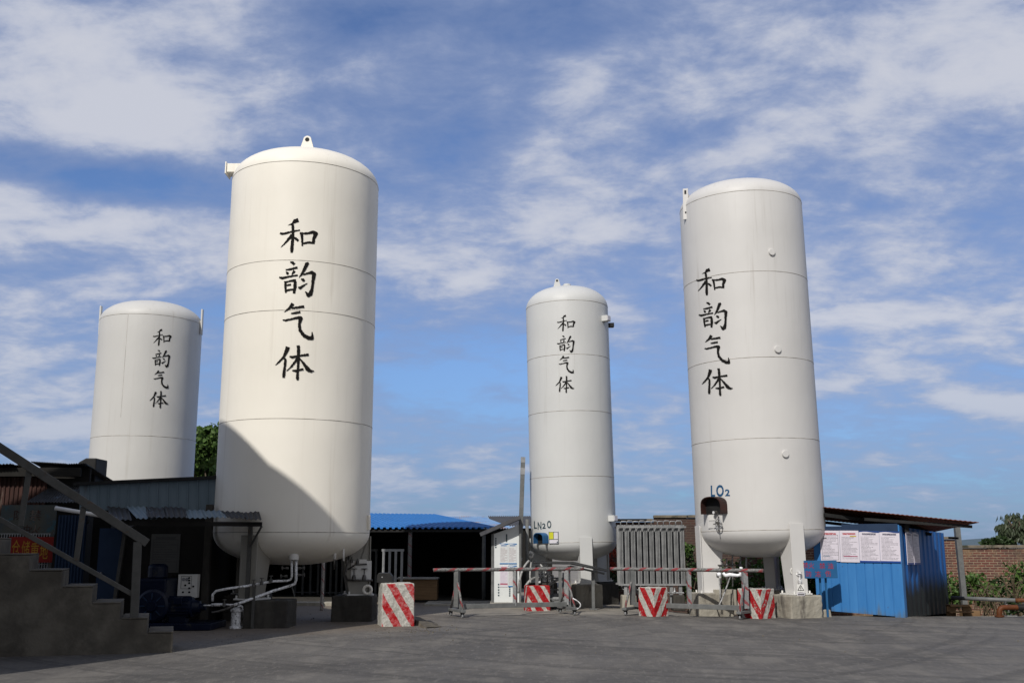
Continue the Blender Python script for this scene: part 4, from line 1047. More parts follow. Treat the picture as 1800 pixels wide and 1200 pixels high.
g3 = G(1151, 1083); striped_block('red and white chevron block behind the second barrier, below the finned vaporizer', 1150, 1083.5, .52, .52, zt(1150, 1032, g3.y), rad(40), True, M['hazard_v'])
g4 = G(1338, 1087.5); striped_block('red and white chevron block standing in front of the plinth of the right tank', 1338, 1087.5, .66, .60, zt(1338, 1035, g4.y), rad(42), True, M['hazard_v'])
g2 = G(925, 1070); striped_block('low red and white striped block behind the first barrier, in front of the pump', 927, 1074, .42, .62, zt(930, 1026.5, g2.y), rad(12), False, M['hazard_b'])
# black box on the biggest block
mb = MB(); c = Vector((XY(679, g1.y + .35, .9), g1.y + .4, zt(690, 1024.5, g1.y))); 
mb.prism([(-.20, 0), (.16, 0), (.13, .14), (.07, .21), (-.16, .21), (-.19, .16)], c, (1, 0, 0), (0, 0, 1), Vector((0, .28, 0)))
bxo = mb.build('meter_box', M['black'], None, bevel=.012, label='small black box with sloping lid on top of the largest striped block', cat='box')
mb = MB(); mb.lathe([(.014, 0), (.014, .012), (0, .012)], c + Vector((-.08, -.14, .12)), 10, axis=Matrix(((1, 0, 0), (0, 0, 1), (0, -1, 0))).transposed()); mb.build('lock', M['galv'], bxo)
# broken slab edge and rubble beside it
rr = random.Random(11); a, b = G(712, 1093), G(748, 1104)
mb = MB(); n = 14; top = []
for i in range(n + 1):
    f = i / n; p = a.lerp(b, f); top.append((p.x + rr.uniform(-.03, .03), p.y + rr.uniform(-.05, .05), .15 * (1 - f) ** .8 + .02))
vs = []
for (x, y, z) in top: vs += [(x, y, -.02), (x + .02, y + .03, z), (x + .25, y + .3, z * .6), (x + .45, y + .5, -.02)]
mb.add(vs, [[4 * i + k_, 4 * i + 4 + k_, 4 * i + 5 + k_, 4 * i + 1 + k_] for i in range(n) for k_ in range(3)] + [[0, 1, 2, 3]])
mb.build('broken_slab', M['soil'], None, label='broken tilted edge of concrete slab beside the largest striped block', cat='slab')
def rubble(name, label, pts, nmax, mat, smin, smax, seed):
    rr = random.Random(seed); mb = MB()
    for (px, py, sx, sy, cnt) in pts:
        for _ in range(cnt):
            g = G(px + rr.gauss(0, sx), min(1190, py + rr.gauss(0, sy))); s_ = rr.uniform(smin, smax) * (1 if rr.random() > .12 else 1.8)
            R = Matrix.Rotation(rr.uniform(0, 6), 3, 'Z') @ Matrix.Rotation(rr.uniform(-.6, .6), 3, 'X')
            vs = [g + R @ Vector((math.cos(k_ * 1.26) * s_ * rr.uniform(.6, 1), math.sin(k_ * 1.26) * s_ * rr.uniform(.6, 1), 0)) + Vector((0, 0, -.005)) for k_ in range(5)]
            tp = [v.lerp(g, .45) + Vector((0, 0, s_ * rr.uniform(.5, .9))) for v in vs]
            mb.add(vs + tp, [[i, (i + 1) % 5, 5 + (i + 1) % 5, 5 + i] for i in range(5)] + [[5, 6, 7, 8, 9]])
    return mb.build(name, mat, None, label=label, cat='gravel', kind='stuff')
rubble('gravel', 'loose grit and small stones scattered along the edge of the tank yard', [(735, 1104, 26, 4, 160), (640, 1112, 90, 6, 160), (480, 1120, 120, 6, 120), (800, 1090, 120, 8, 120), (1000, 1130, 400, 24, 40), (1350, 1120, 300, 18, 30), (600, 1090, 60, 8, 120)], 0, M['soil'], .005, .018, 5)

# ================================================================ finned vaporizer
vY = 29.7; va = thing('vaporizer', 'tall bank of grey finned tubes with bent pipes along its top', 'vaporizer', (XY(1146, vY), vY, 0))
ztp, zbt = P(1140, 922, vY).z, P(1140, 1028, vY).z; x0, x1 = XY(1092, vY, 1.5), XY(1200, vY, 1.5); ncol = 11
star = []
for i in range(24):
    an = 2 * math.pi * i / 24; star.append((math.cos(an) * (.064 if i % 3 == 0 else .022), math.sin(an) * (.064 if i % 3 == 0 else .022)))
for row in range(4):
    for i in range(ncol):
        x = x0 + (x1 - x0) * i / (ncol - 1); y = vY + row * .2
        mb = MB(); mb.prism(star, (x, y, (ztp + zbt) / 2), (1, 0, 0), (0, 1, 0), Vector((0, 0, ztp - zbt))); mb.build('fin_tube', M['fin'], va)
for i in range(10):
    x = x0 + (x1 - x0) * i / (ncol - 1); xb = x + (x1 - x0) / (ncol - 1); h_ = .10 + (.012 if i % 2 else 0)
    mb = MB(); mb.tube([(x, vY, ztp - .03), (x, vY, ztp + h_ - .03), (x + .03, vY, ztp + h_), (xb - .03, vY, ztp + h_), (xb, vY, ztp + h_ - .03), (xb, vY, ztp - .03)], .013, 8); mb.build('return_bend', M['galv'], va, smooth=True)
for i in (0, 2, 6):
    x = x0 + (x1 - x0) * i / (ncol - 1); xb = x + (x1 - x0) / (ncol - 1)
    mb = MB(); mb.tube([(x, vY, zbt + .03), (x, vY, zbt - .08), (x + .05, vY, zbt - .12), (xb - .05, vY, zbt - .12), (xb, vY, zbt - .08), (xb, vY, zbt + .03)], .013, 8); mb.build('return_bend', M['galv'], va, smooth=True)
mb = MB()
for z in (zbt + .02, ztp - .06):
    for y in (vY - .1, vY + .72): mb.bx(x0 - .1, x1 + .1, y - .012, y + .012, z - .025, z + .025)
mb.build('frame', M['fin'], va)
for x in (x0 + .1, x0 + .32, x1 - .35, x1 - .1):
    mb = MB(); mb.bx(x - .045, x + .045, vY - .06, vY + .06, .0, zbt + .02); mb.build('leg', M['fin'], va)
for x in (x1 - .28, x0 + 1.1):
    mb = MB(); mb.lathe([(.03, 0), (.045, .05), (.02, .1), (.02, .16), (0, .16)], (x, vY - .16, zbt - .22), 10); mb.tube([(x - .3, vY - .16, zbt - .2), (x + .25, vY - .16, zbt - .2)], .022, 8); mb.build('valve', M['galv'], va, auto=40)
for (px, lab, s_) in ((1105, 'small rough concrete footing under the left end of the finned vaporizer', .42), (1192, 'small dark concrete footing under the right end of the finned vaporizer', .34)):
    q = G(px, 1066); mb = MB(); mb.box((XY(px, vY - .1), vY - .1, .13), (s_, .4, .42), .05, taper=.93); mb.build('concrete_footing', M['concrete' if s_ > .4 else 'dark_concrete'], None, bevel=.03, label=lab, cat='footing')

# ================================================================ pipes and valves under the right tank
vm = thing('valve_manifold', 'pipes and frosted white valves hanging under the right tank', 'valves', (5.9, 26.6, 0))
for px, pt, pb, w2 in ((1288, 985, 1030, .02), (1302, 985, 1020, .018), (1312, 975, 1016, .025), (1268, 1000, 1025, .014), (1278, 998, 1022, .014)):
    a, b = P(px, pt, 26.7), P(px, pb, 26.7); mb = MB(); mb.tube([a + Vector((0, 0, .25)), b], w2, 8); mb.build('riser', M['galv'], vm, smooth=True)
for y_, x_0, x_1 in ((1000, 1262, 1296), (1010, 1258, 1290), (992, 1266, 1310)):
    mb = MB(); mb.tube([P(x_0, y_, 26.75), P(x_1, y_ + 1, 26.75)], .016, 8)
    for k_ in range(3):
        c = P(x_0 + (x_1 - x_0) * (k_ + .3) / 3, y_, 26.7); mb.lathe([(0, -.05), (.035, -.05), (.035, .03), (.012, .04), (.012, .10), (.06, .10), (.06, .115), (0, .115)], c, 10)
    mb.build('valve_row', M['brass'], vm, auto=40)
mb = MB(); mb.tube([P(1271, 1006, 26.5), P(1275, 1011, 26.5), P(1282, 1009.5, 26.5), P(1296, 1011, 26.5), P(1306, 1009, 26.5)], [.035, .045, .05, .04, .035], 8); mb.lathe([(0, -.1), (.05, -.1), (.06, 0), (.03, .06), (.045, .12), (0, .14)], P(1303, 1005, 26.5), 10)
mb.lathe([(0, -.05), (.05, -.04), (.05, .04), (0, .05)], P(1264, 1009, 26.5), 10); mb.build('frosted_valve', M['frost_white'], vm, smooth=True)
cv = [P(1284, 1012, 26.3), P(1276, 1035, 25.9), P(1268, 1055, 25.7), P(1262, 1066, 25.6), P(1250, 1078, 25.6), P(1236, 1081, 25.7), P(1226, 1081, 25.9)]
cv[-3:] = [G(1250, 1078), G(1236, 1081), G(1226, 1081)]
for c in cv[-3:]: c.z += .02
mb = MB(); mb.tube(cv, .018, 8); mb.build('hose', M['hose_grey'], vm, smooth=True)
mb = MB(); mb.tube([P(1264, 1015, 26.4), P(1266, 1040, 26.3), P(1266, 1066, 26.2)], .016, 8); mb.build('hose', M['hose_grey'], vm, smooth=True)
mb = MB(); q = P(1275, 1060, 26.6); mb.box((q.x, 26.75, .3), (.55, .4, .6)); mb.build('valve_cabinet', M['concrete'], vm, bevel=.01)
vb = thing('leg_valve', 'small silver valve beside the front leg of the right tank', 'valve', P(1406, 1025, 25.4))
mb = MB(); c = P(1405.5, 1010, 25.35); mb.lathe([(0, -.3), (.03, -.3), (.03, -.2), (.045, -.18), (.045, -.12), (.02, -.1), (.02, .02), (.05, .03), (.05, .08), (0, .09)], c, 12); mb.tube([c, c + Vector((-.12, .1, .02))], .025, 8); mb.build('body', M['frost'], vb, auto=40)
mb = MB(); c = P(1394, 1003, 25.5); mb.tube([c + Vector((.055 * math.cos(a), 0, .075 * math.sin(a))) for a in [i * 6.283 / 16 for i in range(17)]], .016, 8); mb.build('ring', M['white_metal'], vb, smooth=True)
# ================================================================ MIDDLE: white panel cabin, blue roofed shed, pump skid
cY = 29.4
cb = thing('panel_cabin', 'narrow white panel cabin with four notices and a sloping grey roof', 'cabin', (XY(892, cY), cY, 0))
xL, xR = XY(868, cY, 1), XY(912.5, cY, 1); zA, zB = P(868, 938, cY).z, P(912.5, 922, cY).z
mb = MB(); poly = [(xL, .15), (xR, .15), (xR, zB), (xL, zA)]; mb.prism(poly, (0, cY + .05, 0), (1, 0, 0), (0, 0, 1), Vector((0, .1, 0))); mb.build('front_wall', M['white_panel'], cb)
mb = MB(); mb.bx(xL, xL + .06, cY + .1, cY + 3, .15, zA); mb.bx(xR - .06, xR, cY + .1, cY + 3, .15, zB); mb.build('side_wall', M['white_panel'], cb)
mb = MB(); mb.bx(xL - .07, xL - .002, cY - .03, cY + .05, .15, zA); mb.bx(xR + .002, xR + .06, cY - .03, cY + .05, .15, zB); mb.build('corner_post', M['steel'], cb)
mb = MB()
for px, py0, py1 in ((871.5, 944, 963), (890.5, 938, 952), (876.5, 1024, 1048), (896, 1030, 1048)):
    n = 5
    for i in range(n):
        c = P(px, py0 + (py1 - py0) * (i + .5) / n, cY); mb.bx(c.x - .02, c.x + .02, cY - .004, cY - .001, c.z - .022, c.z + .018)
mb.build('panel_print', M['slate_ink'], cb)
a, b = P(844, 939, cY - .35), P(915, 908, cY - .35); bk = Vector((.0, 3.4, .0)); mb = MB(); mb.slab(a, b, b + bk, a + bk, .05); mb.build('roof', M['slate_roof'], cb)
mb = MB(); mb.bar(a + Vector((0, -.02, .0)), b + Vector((0, -.02, .0)), .05, .10); mb.build('fascia', M['slate_roof'], cb)
mb = MB(); q = P(926.5, 950, 30.4); mb.tube([(q.x, 30.4, 0), (q.x, 30.4, P(921, 912, 30.4).z)], .05, 10); mb.build('downpipe', M['steel'], cb, smooth=True)
mb = MB(); mb.bx(xL - .1, xR + .3, cY - .25, cY + 3.1, -.05, .148); mb.build('floor_slab', M['concrete'], cb, bevel=.01)
for (x0, x1, y0, y1, mt, lab) in ((878.5, 893, 954.5, 991, 'notice_d', 'blue banded notice on the white cabin, upper left of four'), (893.5, 908.5, 954.5, 991, 'notice_d', 'blue banded notice on the white cabin, upper right of four'),
                                 (878.5, 893, 993, 1031, 'notice_e', 'pale notice with red print on the white cabin, lower left of four'), (893.5, 908.5, 993, 1031, 'notice_d', 'notice with blue foot on the white cabin, lower right of four')):
    a, b = P(x0, y0, cY - .006), P(x1, y1, cY - .006)
    notice(lab, M[mt], Matrix.Translation(((a.x + b.x) / 2, cY - .012, (a.z + b.z) / 2)), abs(b.x - a.x), abs(a.z - b.z), 'notices on the white cabin')
# tall grey steel pole in front of it
pY = 30.3; q = Vector((XY(911, pY), pY, 0)); tp = P(919.5, 803, pY)
sp = thing('steel_pole', 'tall thin grey steel pole rising in front of the white cabin', 'pole', q)
mb = MB(); mb.bar(q, tp, .125, .125, (0, 1, 0)); mb.build('shaft', M['steel'], sp, bevel=.01)
d_ = (tp - q)
for f0, f1, wd_ in ((.88, .925, .133), (.962, .998, .132), (.30, .318, .15)):
    mb = MB(); mb.bar(q + d_ * f0, q + d_ * f1, wd_, wd_, (0, 1, 0)); mb.build('band', M['galv'], sp)
mb = MB(); mb.tube([q + d_ * .31 + Vector((-.09, -.08, .1)), q + d_ * .3 + Vector((-.12, -.09, 0)), q + d_ * .27 + Vector((-.08, -.09, -.05))], .02, 6); mb.build('cable_clamp', M['frost'], sp)

# blue roofed open shed
sh = thing('open_shed', 'open fronted dark shed with a long bright blue ribbed roof', 'shed', (-3.2, 34, 0))
eL, eR = P(400, 929, 32.6), P(879, 929, 32.6); rR, rL = P(766, 905.5, 37.6), P(430, 901, 37.6)
mb = MB(); mb.corr(eL, eR, rR, rL, 46, .05, .008, 'trap'); mb.build('roof', M['blue_sheet'], sh)
mb = MB(); mb.bar(eL + Vector((0, .1, -.06)), eR + Vector((-.1, .1, -.06)), .06, .07); mb.build('eave_beam', M['black'], sh)
mb = MB(); mb.bx(eL.x, rR.x, 37.5, 37.6, -.1, rR.z - .08); mb.bx(eL.x - .1, eL.x, 32.8, 37.6, -.1, 2.2); mb.build('back_wall', M['shade_black'], sh)
mb = MB(); sa, sb2 = Vector((eR.x - .25, 32.9, 0)), Vector((rR.x - .02, 37.5, 0)); sd_ = (sb2 - sa); sl = sd_.length; sd_.normalize(); mb.prism([(0, -.1), (sl, -.1), (sl, rR.z - .08), (0, eR.z - .04)], sa, sd_, (0, 0, 1), Vector((.06, .03, 0))); mb.build('side_wall', M['shade_black'], sh)
mb = MB(); a = P(850, 1052, 32.8); mb.tube([(a.x, 32.8, 0), (a.x, 32.8, 2.2)], .06, 10); mb.build('post', M['steel'], sh, smooth=True)
mb = MB(); a = P(719, 1050, 32.8); mb.tube([(a.x, 32.8, i * 2.2 / 20) for i in range(21)], .065, 10); mb.build('post', M['tape_pole'], sh, smooth=True)
mb = MB(); mb.bx(eL.x, eR.x, 32.4, 37.5, -.03, .04); mb.build('floor_slab', M['dark_concrete'], sh)
# roofs behind it
for (lab, e0, e1, q1, q0, Ya, Yb, mt, nw) in (('low building behind with patched pale blue and rusty roof', (785, 926), (905, 930), (850, 909.5), (770, 909), 38.2, 41.5, 'dusty_blue', 26), ('farther low building with dark grey ribbed roof behind the white cabin', (866, 925), (975, 925), (948, 908), (858, 908), 43, 47, 'slate_roof', 24)):
    a, b, c, d = P(*e0, Ya), P(*e1, Ya), P(*q1, Yb), P(*q0, Yb); t_ = thing('low_building', lab, 'building', ((a.x + b.x) / 2, Ya, 0))
    mb = MB(); mb.corr(a, b, c, d, nw, .05, .01, 'sine'); mb.build('roof', M[mt], t_)
    mb = MB(); mb.bx(a.x + .1, b.x - .1, Ya + .2, Yb - .1, -.1, a.z - .06); mb.build('wall', M['dark_wall'], t_)
# tall frames of pale tube and the brown counter inside the shed
def rack(label, px0, px1, py0, Y, ups, mt='galv'):
    t_ = thing('tube_rack', label, 'rack', (XY((px0 + px1) / 2, Y), Y, 0), group='pale tube racks under the blue roof')
    x0, x1, zt = XY(px0, Y, 1), XY(px1, Y, 1), P(px0, py0, Y).z
    for i in range(ups):
        x = x0 + (x1 - x0) * i / (ups - 1); mb = MB(); mb.bx(x - .035, x + .035, Y - .035, Y + .035, .0, zt - .035); mb.build('upright', M[mt], t_)
    mb = MB(); mb.bx(x0 - .06, x1 + .06, Y - .04, Y + .04, zt - .035, zt + .035); mb.bx(x0, x1, Y - .02, Y + .02, .10, .15); mb.build('cross_bar', M[mt], t_)
    return t_
rack('pale four legged tube rack right of the cream tank, above the striped block', 674, 706, 966.5, 31.6, 4)
rack('narrow pale tube rack partly hidden by the cream tank', 640, 661, 966.5, 35.5, 3, 'steel')
rack('row of thin pale tubes seen beneath the cream tank, left part', 520, 560, 985, 36.4, 4, 'steel')
rack('row of thin pale tubes seen beneath the cream tank, right part', 572, 622, 978, 36.2, 6, 'steel')
kz = P(745, 1014.5, 32.2).z; xa, xb = XY(700, 32.2, .5), XY(768, 32.2, .5)
ct = thing('counter', 'long brown boarded counter with a pale top inside the shed', 'counter', ((xa + xb) / 2, 32.6, 0))
mb = MB(); mb.bx(xa, xb, 32.2, 32.9, .08, kz - .05); mb.build('cabinet', M['timber'], ct)
mb = MB(); mb.bx(xa - .05, xb + .03, 32.12, 32.95, kz - .048, kz); mb.build('top', M['counter_top'], ct, bevel=.006)
mb = MB(); mb.bx(xa + .05, xb - .05, 32.25, 32.85, .0, .08); mb.build('plinth', M['black'], ct)
# white taped pole below the cream tank
q = G(566, 1062); pq = thing('taped_pole', 'thin pole wound with white and red tape beneath the cream tank', 'pole', (XY(566, 28.2), 28.2, 0))
mb = MB(); zt_ = P(569, 984, 28.2).z; mb.tube([(XY(565.5, 28.2), 28.2, 0)] + [(XY(565.5 + 3.0 * i / 14, 28.2, zt_ * i / 14), 28.2, zt_ * i / 14) for i in range(1, 15)], .045, 10); mb.build('shaft', M['tape_white'], pq, smooth=True)
# pale kerb strip beneath the cream tank
a, b = G(512, 1064), G(596, 1064); mb = MB(); mb.bar(a + Vector((-1.4, 0, .05)), b + Vector((.3, 0, .05)), .5, .12); mb.build('kerb', M['concrete'], None, bevel=.02, kind='structure')
# concrete step in front of the shed and cabin
a, b = P(742, 1060, 30.4), P(1000, 1063, 30.2); mb = MB(); mb.bx(XY(745, 30.6), XY(1005, 30.6), 30.55, 32.3, -.05, .05); mb.build('pavement', M['concrete'], None, bevel=.015, kind='structure')

# pump skid with a black sheet roof beside the slim tank
sk = thing('pump_skid', 'pump unit with hoses under a low black sheet roof by the slim tank', 'pump', (XY(990, 28.6), 28.6, 0))
A, B, C_, D = P(938, 990.5, 27.9), P(1003, 991.5, 27.9), P(1066, 1004.5, 28.3), P(1010, 988, 29.1)
mb = MB(); mb.slab(A, B, B + Vector((.15, 1.3, .03)), A + Vector((0, 1.3, .03)), .025); mb.slab(B, C_, C_ + Vector((.1, 1.1, .02)), B + Vector((.15, 1.3, .03)), .025); mb.build('roof', M['black'], sk)
mb = MB(); mb.bar(A + Vector((.1, .1, -.09)), B + Vector((0, .1, -.09)), .04, .05); mb.bar(B + Vector((0, .1, -.05)), C_ + Vector((-.05, .1, -.05)), .04, .05); mb.build('roof_rail', M['steel'], sk)
for px, pt in ((1043, 1001), (1001, 993), (944, 992), (985, 995)):
    q = G(px, 1067); Y = 28.1 if px < 1040 else 28.5; x = XY(px, Y); zt_ = P(px, pt, Y).z; mb = MB(); mb.bx(x - .04, x + .04, Y - .04, Y + .04, .03, zt_ - .02); mb.box((x, Y, .02), (.2, .18, .03)); mb.build('post', M['steel'], sk)
Yp = 28.95; c = P(984, 1052, Yp)
mb = MB(); mb.lathe([(0, -.22), (.10, -.22), (.13, -.17), (.13, .14), (.17, .15), (.17, .21), (.11, .23), (.11, .27), (0, .27)], c, 24, axis='X')
for i in range(12):
    an = 2 * math.pi * i / 12; mb.bar(c + Vector((-.16, .135 * math.cos(an), .135 * math.sin(an))), c + Vector((.13, .135 * math.cos(an), .135 * math.sin(an))), .012, .03)
mb.build('motor', M['pump_grey'], sk, auto=35)
c2_ = P(968, 1050, Yp); mb = MB(); mb.lathe([(0, -.15), (.05, -.15), (.05, -.09), (.085, -.09), (.085, .05), (.06, .06), (.06, .16), (0, .16)], c2_, 20, axis='X'); mb.lathe([(0, 0), (.05, 0), (.05, .14), (.07, .14), (.07, .17), (0, .17)], c2_ + Vector((.02, 0, .06)), 14); mb.tube([c2_ + Vector((-.15, 0, 0)), c2_ + Vector((-.24, 0, -.04)), c2_ + Vector((-.26, 0, -.16))], .03, 8); mb.build('pump_head', M['pump_grey'], sk, auto=35)
mb = MB(); mb.bx(c.x - .75, c.x + .5, Yp - .2, Yp + .3, .04, .12); mb.bx(c.x - .15, c.x + .15, Yp - .1, Yp + .1, .12, c.z - .1); mb.build('bed_frame', M['black'], sk)
def arc(pa, pb, pc, n=14): # quadratic curve
    pa, pb, pc = Vector(pa), Vector(pb), Vector(pc); return [pa.lerp(pb, i / n).lerp(pb.lerp(pc, i / n), i / n) for i in range(n + 1)]
for (a, b, c, r_) in (((911, 1042), (913, 1000), (930, 985), .032), ((924, 1030), (934, 1012), (948, 1015), .036), ((933, 1024), (930, 1010), (934, 988), .026), ((959, 1036), (974, 1016), (988, 1018), .036), ((988, 1018), (997, 1020), (998, 1040), .03), ((960, 1058), (958, 1060), (956, 1064), .02)):
    mb = MB(); mb.tube(arc(P(*a, 29.1), P(*b, 29.1), P(*c, 29.3)), r_, 8); mb.build('hose', M['hose_grey'], sk, smooth=True)
mb = MB()
for (x0, y0, x1, y1) in ((946, 1008, 968, 1008), (948, 1014, 990, 1016), (952, 1004, 952, 1024), (962, 1004, 962, 1030), (972, 1010, 972, 1046), (946, 1022, 966, 1023), (950, 1036, 982, 1036), (990, 1006, 990, 1050)):
    mb.tube([P(x0, y0, 29.5), P(x1, y1, 29.5)], .022, 8)
mb.build('pipework', M['pump_grey'], sk, smooth=True)
for (x0, y0) in ((950, 1011), (957, 1008), (965, 1006), (948, 1020), (958, 1018), (966, 1013), (995, 1034)):
    mb = MB(); c = P(x0, y0, 29.35); mb.lathe([(0, -.06), (.045, -.06), (.045, 0), (.018, .02), (.018, .06), (.05, .06), (.05, .075), (0, .075)], c, 10); mb.build('valve', M['frost'], sk, auto=40)
# loop of pale rope on the barrier's end
q = thing('rope_loop', 'pale rope looped over the foot of the first barrier', 'rope', G(1015, 1078))
mb = MB(); mb.tube(arc(P(1007, 1051, 25.5), P(1030, 1062, 25.4), P(1014, 1070, 25.5)), .014, 6); mb.build('rope', M['frost'], q, smooth=True)

# ================================================================ LEFT: stairs, sheds, pumps
S0 = Vector((-5.45, 17.3, 0)); sE = Vector((.952, .306, 0)).normalized(); sN = Vector((-sE.y, sE.x, 0))
def SP(px, py, inn=0.0):            # where a photo ray meets the near face of the stairs, `inn` metres behind it
    d = ray(px, py); o = S0 + sN * inn; t = (o - Vector((0, 0, EYE))).dot(sN) / d.dot(sN); return Vector((d.x * t, d.y * t, EYE + d.z * t))
st = thing('stairs', 'solid concrete outdoor stairs climbing left in deep shade', 'stairs', (-7, 17.3, 0))
steps = [(305, 1111.5), (260, 1087), (213, 1060), (163, 1031.5), (110, 1003), (53, 975)]
us = [(SP(px, py) - S0).dot(sE) for px, py in steps]; zs = [SP(px, py).z for px, py in steps]
dx_ = (us[0] - us[5]) / 5; dz_ = (zs[5] - zs[0]) / 5
while len(us) < 10: us.append(us[-1] - dx_); zs.append(zs[-1] + dz_)
uE = -5.1; poly = [(us[0], -.1)]
for i in range(10): poly += [(us[i], zs[i]), (us[i + 1] if i < 9 else uE, zs[i])]
poly += [(uE, -.1)]
mb = MB(); mb.prism(poly, S0 + sN * .6, sE, (0, 0, 1), sN * 1.2); mb.build('flight', M['stair_concrete'], st, bevel=.018)
for i in range(9):
    mb = MB(); mb.box(S0 + sE * ((us[i] + us[i + 1]) / 2 + .01) + sN * .6 + Vector((0, 0, zs[i] + .0115)), (us[i] - us[i + 1] - .02, 1.22, .021), M=Matrix((sE, sN, Vector((0, 0, 1)))).transposed()); mb.build('tread', M['stair_concrete'], st, bevel=.008)
rl = thing('stair_railing', 'grey flat steel railing running down beside the concrete stairs', 'railing', S0 + sN * .15)
a, b = SP(-160, 683, .14), SP(259, 954, .14); mb = MB(); mb.bar(a, b, .13, .135, (0, 0, 1)); mb.build('top_rail', M['rail'], rl, bevel=.008)
a, b = SP(-160, 822, .14), SP(232, 1043.5, .14); mb = MB(); mb.bar(a, b, .05, .075, (0, 0, 1)); mb.build('lower_rail', M['rail'], rl, bevel=.006)
a, b = SP(236, 1086, .14), SP(242, 952, .14); mb = MB(); mb.bar(a - Vector((0, 0, .02)), b, .13, .13, sE); mb.build('post', M['rail'], rl, bevel=.008)
for pa, pb in (((134, 985), (147, 890)), ((36, 924), (51, 828)), ((-75, 870), (-58, 760))):
    mb = MB(); mb.bar(SP(*pa, .14), SP(*pb, .14), .06, .085, sE); mb.build('baluster', M['rail'], rl, bevel=.006)

# shed with blue grey cladding and ragged canopy
wY = 23.6
ws = thing('compressor_shed', 'dark shed with blue grey cladding and a ragged sheet canopy', 'shed', (XY(290, wY), wY, 0))
a, b = P(140, 853, wY - .1), P(384, 840, wY - .1); a2, b2 = P(140, 896, wY - .1), P(384, 897, wY - .1); mb = MB(); mb.corr(a2, b2, b, a, 14, .03, .008, 'groove'); mb.build('cladding', M['clad'], ws)
mb = MB(); mb.bar(a + Vector((-.1, -.03, .03)), b + Vector((.3, -.03, .03)), .16, .07); mb.build('parapet_cap', M['black'], ws)
xl, xr = XY(198, wY), XY(352, wY)
mb = MB(); mb.bx(xl, xr, wY, wY + .1, -.1, 2.75); mb.bx(xr - .02, xr + .06, wY, wY + 4.5, -.1, 2.6); mb.bx(xl, xr, wY + 4.5, wY + 4.6, -.1, 2.7); mb.build('wall', M['dark_wall'], ws)
mb = MB(); q = XY(356, 23.0); mb.bx(q - .07, q + .07, 23.0, 23.14, 0, 2.55); mb.build('column', M['dark_concrete'], ws)
mb = MB(); q0, q1 = XY(352, 24.9), XY(437, 24.9); mb.bx(q0, q1, 25.6, 25.7, -.1, 2.3); mb.build('rear_screen', M['shade_black'], ws)
mb = MB(); mb.slab(a + Vector((0, .2, -.02)), b + Vector((0, .2, -.02)), b + Vector((0, 4.9, -.3)), a + Vector((0, 4.9, -.3)), .05); mb.build('roof', M['black'], ws)
# canopy: overlapping sheets
eav = lambda f: P(203 + (463 - 203) * f, 913.5 + 2 * f, 21.45); rea = lambda f: P(188 + (455 - 188) * f, 892 + 13 * f, 23.45 - 1.15 * f)
rr = random.Random(4); n = 8
for i in range(n):
    f0, f1 = i / n, (i + 1.12) / n
    f1 = min(1, f1); lift = .012 * (i % 2) + rr.uniform(0, .02)
    a, b, c, d = eav(f0), eav(f1), rea(f1), rea(f0); u = Vector((0, 0, lift)); sk2 = Vector((rr.uniform(-.08, .08), rr.uniform(-.16, .08), rr.uniform(-.03, .04)))
    mb = MB(); mb.corr(a + u + sk2, b + u + sk2, c + u + Vector((0, 0, rr.uniform(-.02, .05))), d + u + Vector((0, 0, rr.uniform(-.02, .05))), 4, .028, .006, 'sine'); mb.build('canopy_sheet', M['clad' if i in (1, 4, 5) else 'shed_roof'], ws)
mb = MB(); mb.bar(eav(0) + Vector((0, .1, -.06)), eav(1) + Vector((-.05, .1, -.06)), .05, .09); mb.build('canopy_beam', M['dark_wall'], ws)
g = G(432, 1103); zt_ = eav(.88).z - .08; mb = MB(); mb.bx(g.x - .04, g.x + .04, g.y - .04, g.y + .04, -.02, zt_); mb.build('canopy_post', M['rail'], ws)
mb = MB(); mb.bar((g.x, g.y, zt_ - .45), eav(.98) + Vector((-.03, .25, -.1)), .035, .035, (0, 1, 0)); mb.build('strut', M['rail'], ws)
mb = MB(); q = XY(205, 23.0); mb.bar((q - .12, 23.0, 0), (q + .05, 23.0, 2.1), .07, .07, (0, 1, 0)); mb.bar((q + .05, 23.0, 2.0), eav(.08) + Vector((.1, .3, -.05)), .06, .06, (0, 1, 0)); mb.build('canopy_post', M['rail'], ws)
mb = MB(); mb.bx(XY(163, 23.5), XY(203, 23.5), 23.5, 23.56, 0, 2.05); dr = mb.build('door', M['deep_blue'], ws)
mb = MB(); mb.bx(XY(169, 23.45), XY(171, 23.45), 23.45, 23.498, .95, 1.1); mb.build('handle', M['galv'], dr)
mb = MB(); mb.tube([P(98, 892.5, 23.0), P(190, 908, 22.7)], .045, 10); mb.build('gutter', M['white_metal'], ws, smooth=True)
a, b = P(266, 938, wY - .04), P(313, 1006, wY - .04)
notice('faint grey notice in a thin frame on the dark shed wall', M['notice_grey'], Matrix.Translation(((a.x + b.x) / 2, wY - .02, (a.z + b.z) / 2)), b.x - a.x, a.z - b.z, 'notices in the shed')
a, b = P(262, 1010, 23.3), P(300, 1042, 23.3); mb = MB(); mb.bx(a.x, b.x, 23.3, wY - .001, b.z, a.z); sb_ = mb.build('switch_box', M['dark_wall'], None, bevel=.01, label='dim dark cabinet with a pale ledge on the shed wall', cat='cabinet')
mb = MB(); mb.bx(a.x - .3, b.x + .06, 23.25, wY - .001, b.z - .05, b.z - .012); mb.build('ledge', M['rail'], sb_)
a, b = P(313.5, 1009, 22.6), P(345, 1050, 22.6)
cp = thing('control_panel', 'pale grey control panel with dials and knobs under the canopy', 'control panel', ((a.x + b.x) / 2, 22.7, 0))
mb = MB(); mb.bx(a.x, b.x, 22.6, 22.8, b.z, a.z); mb.build('case', M['white_metal'], cp, bevel=.008)
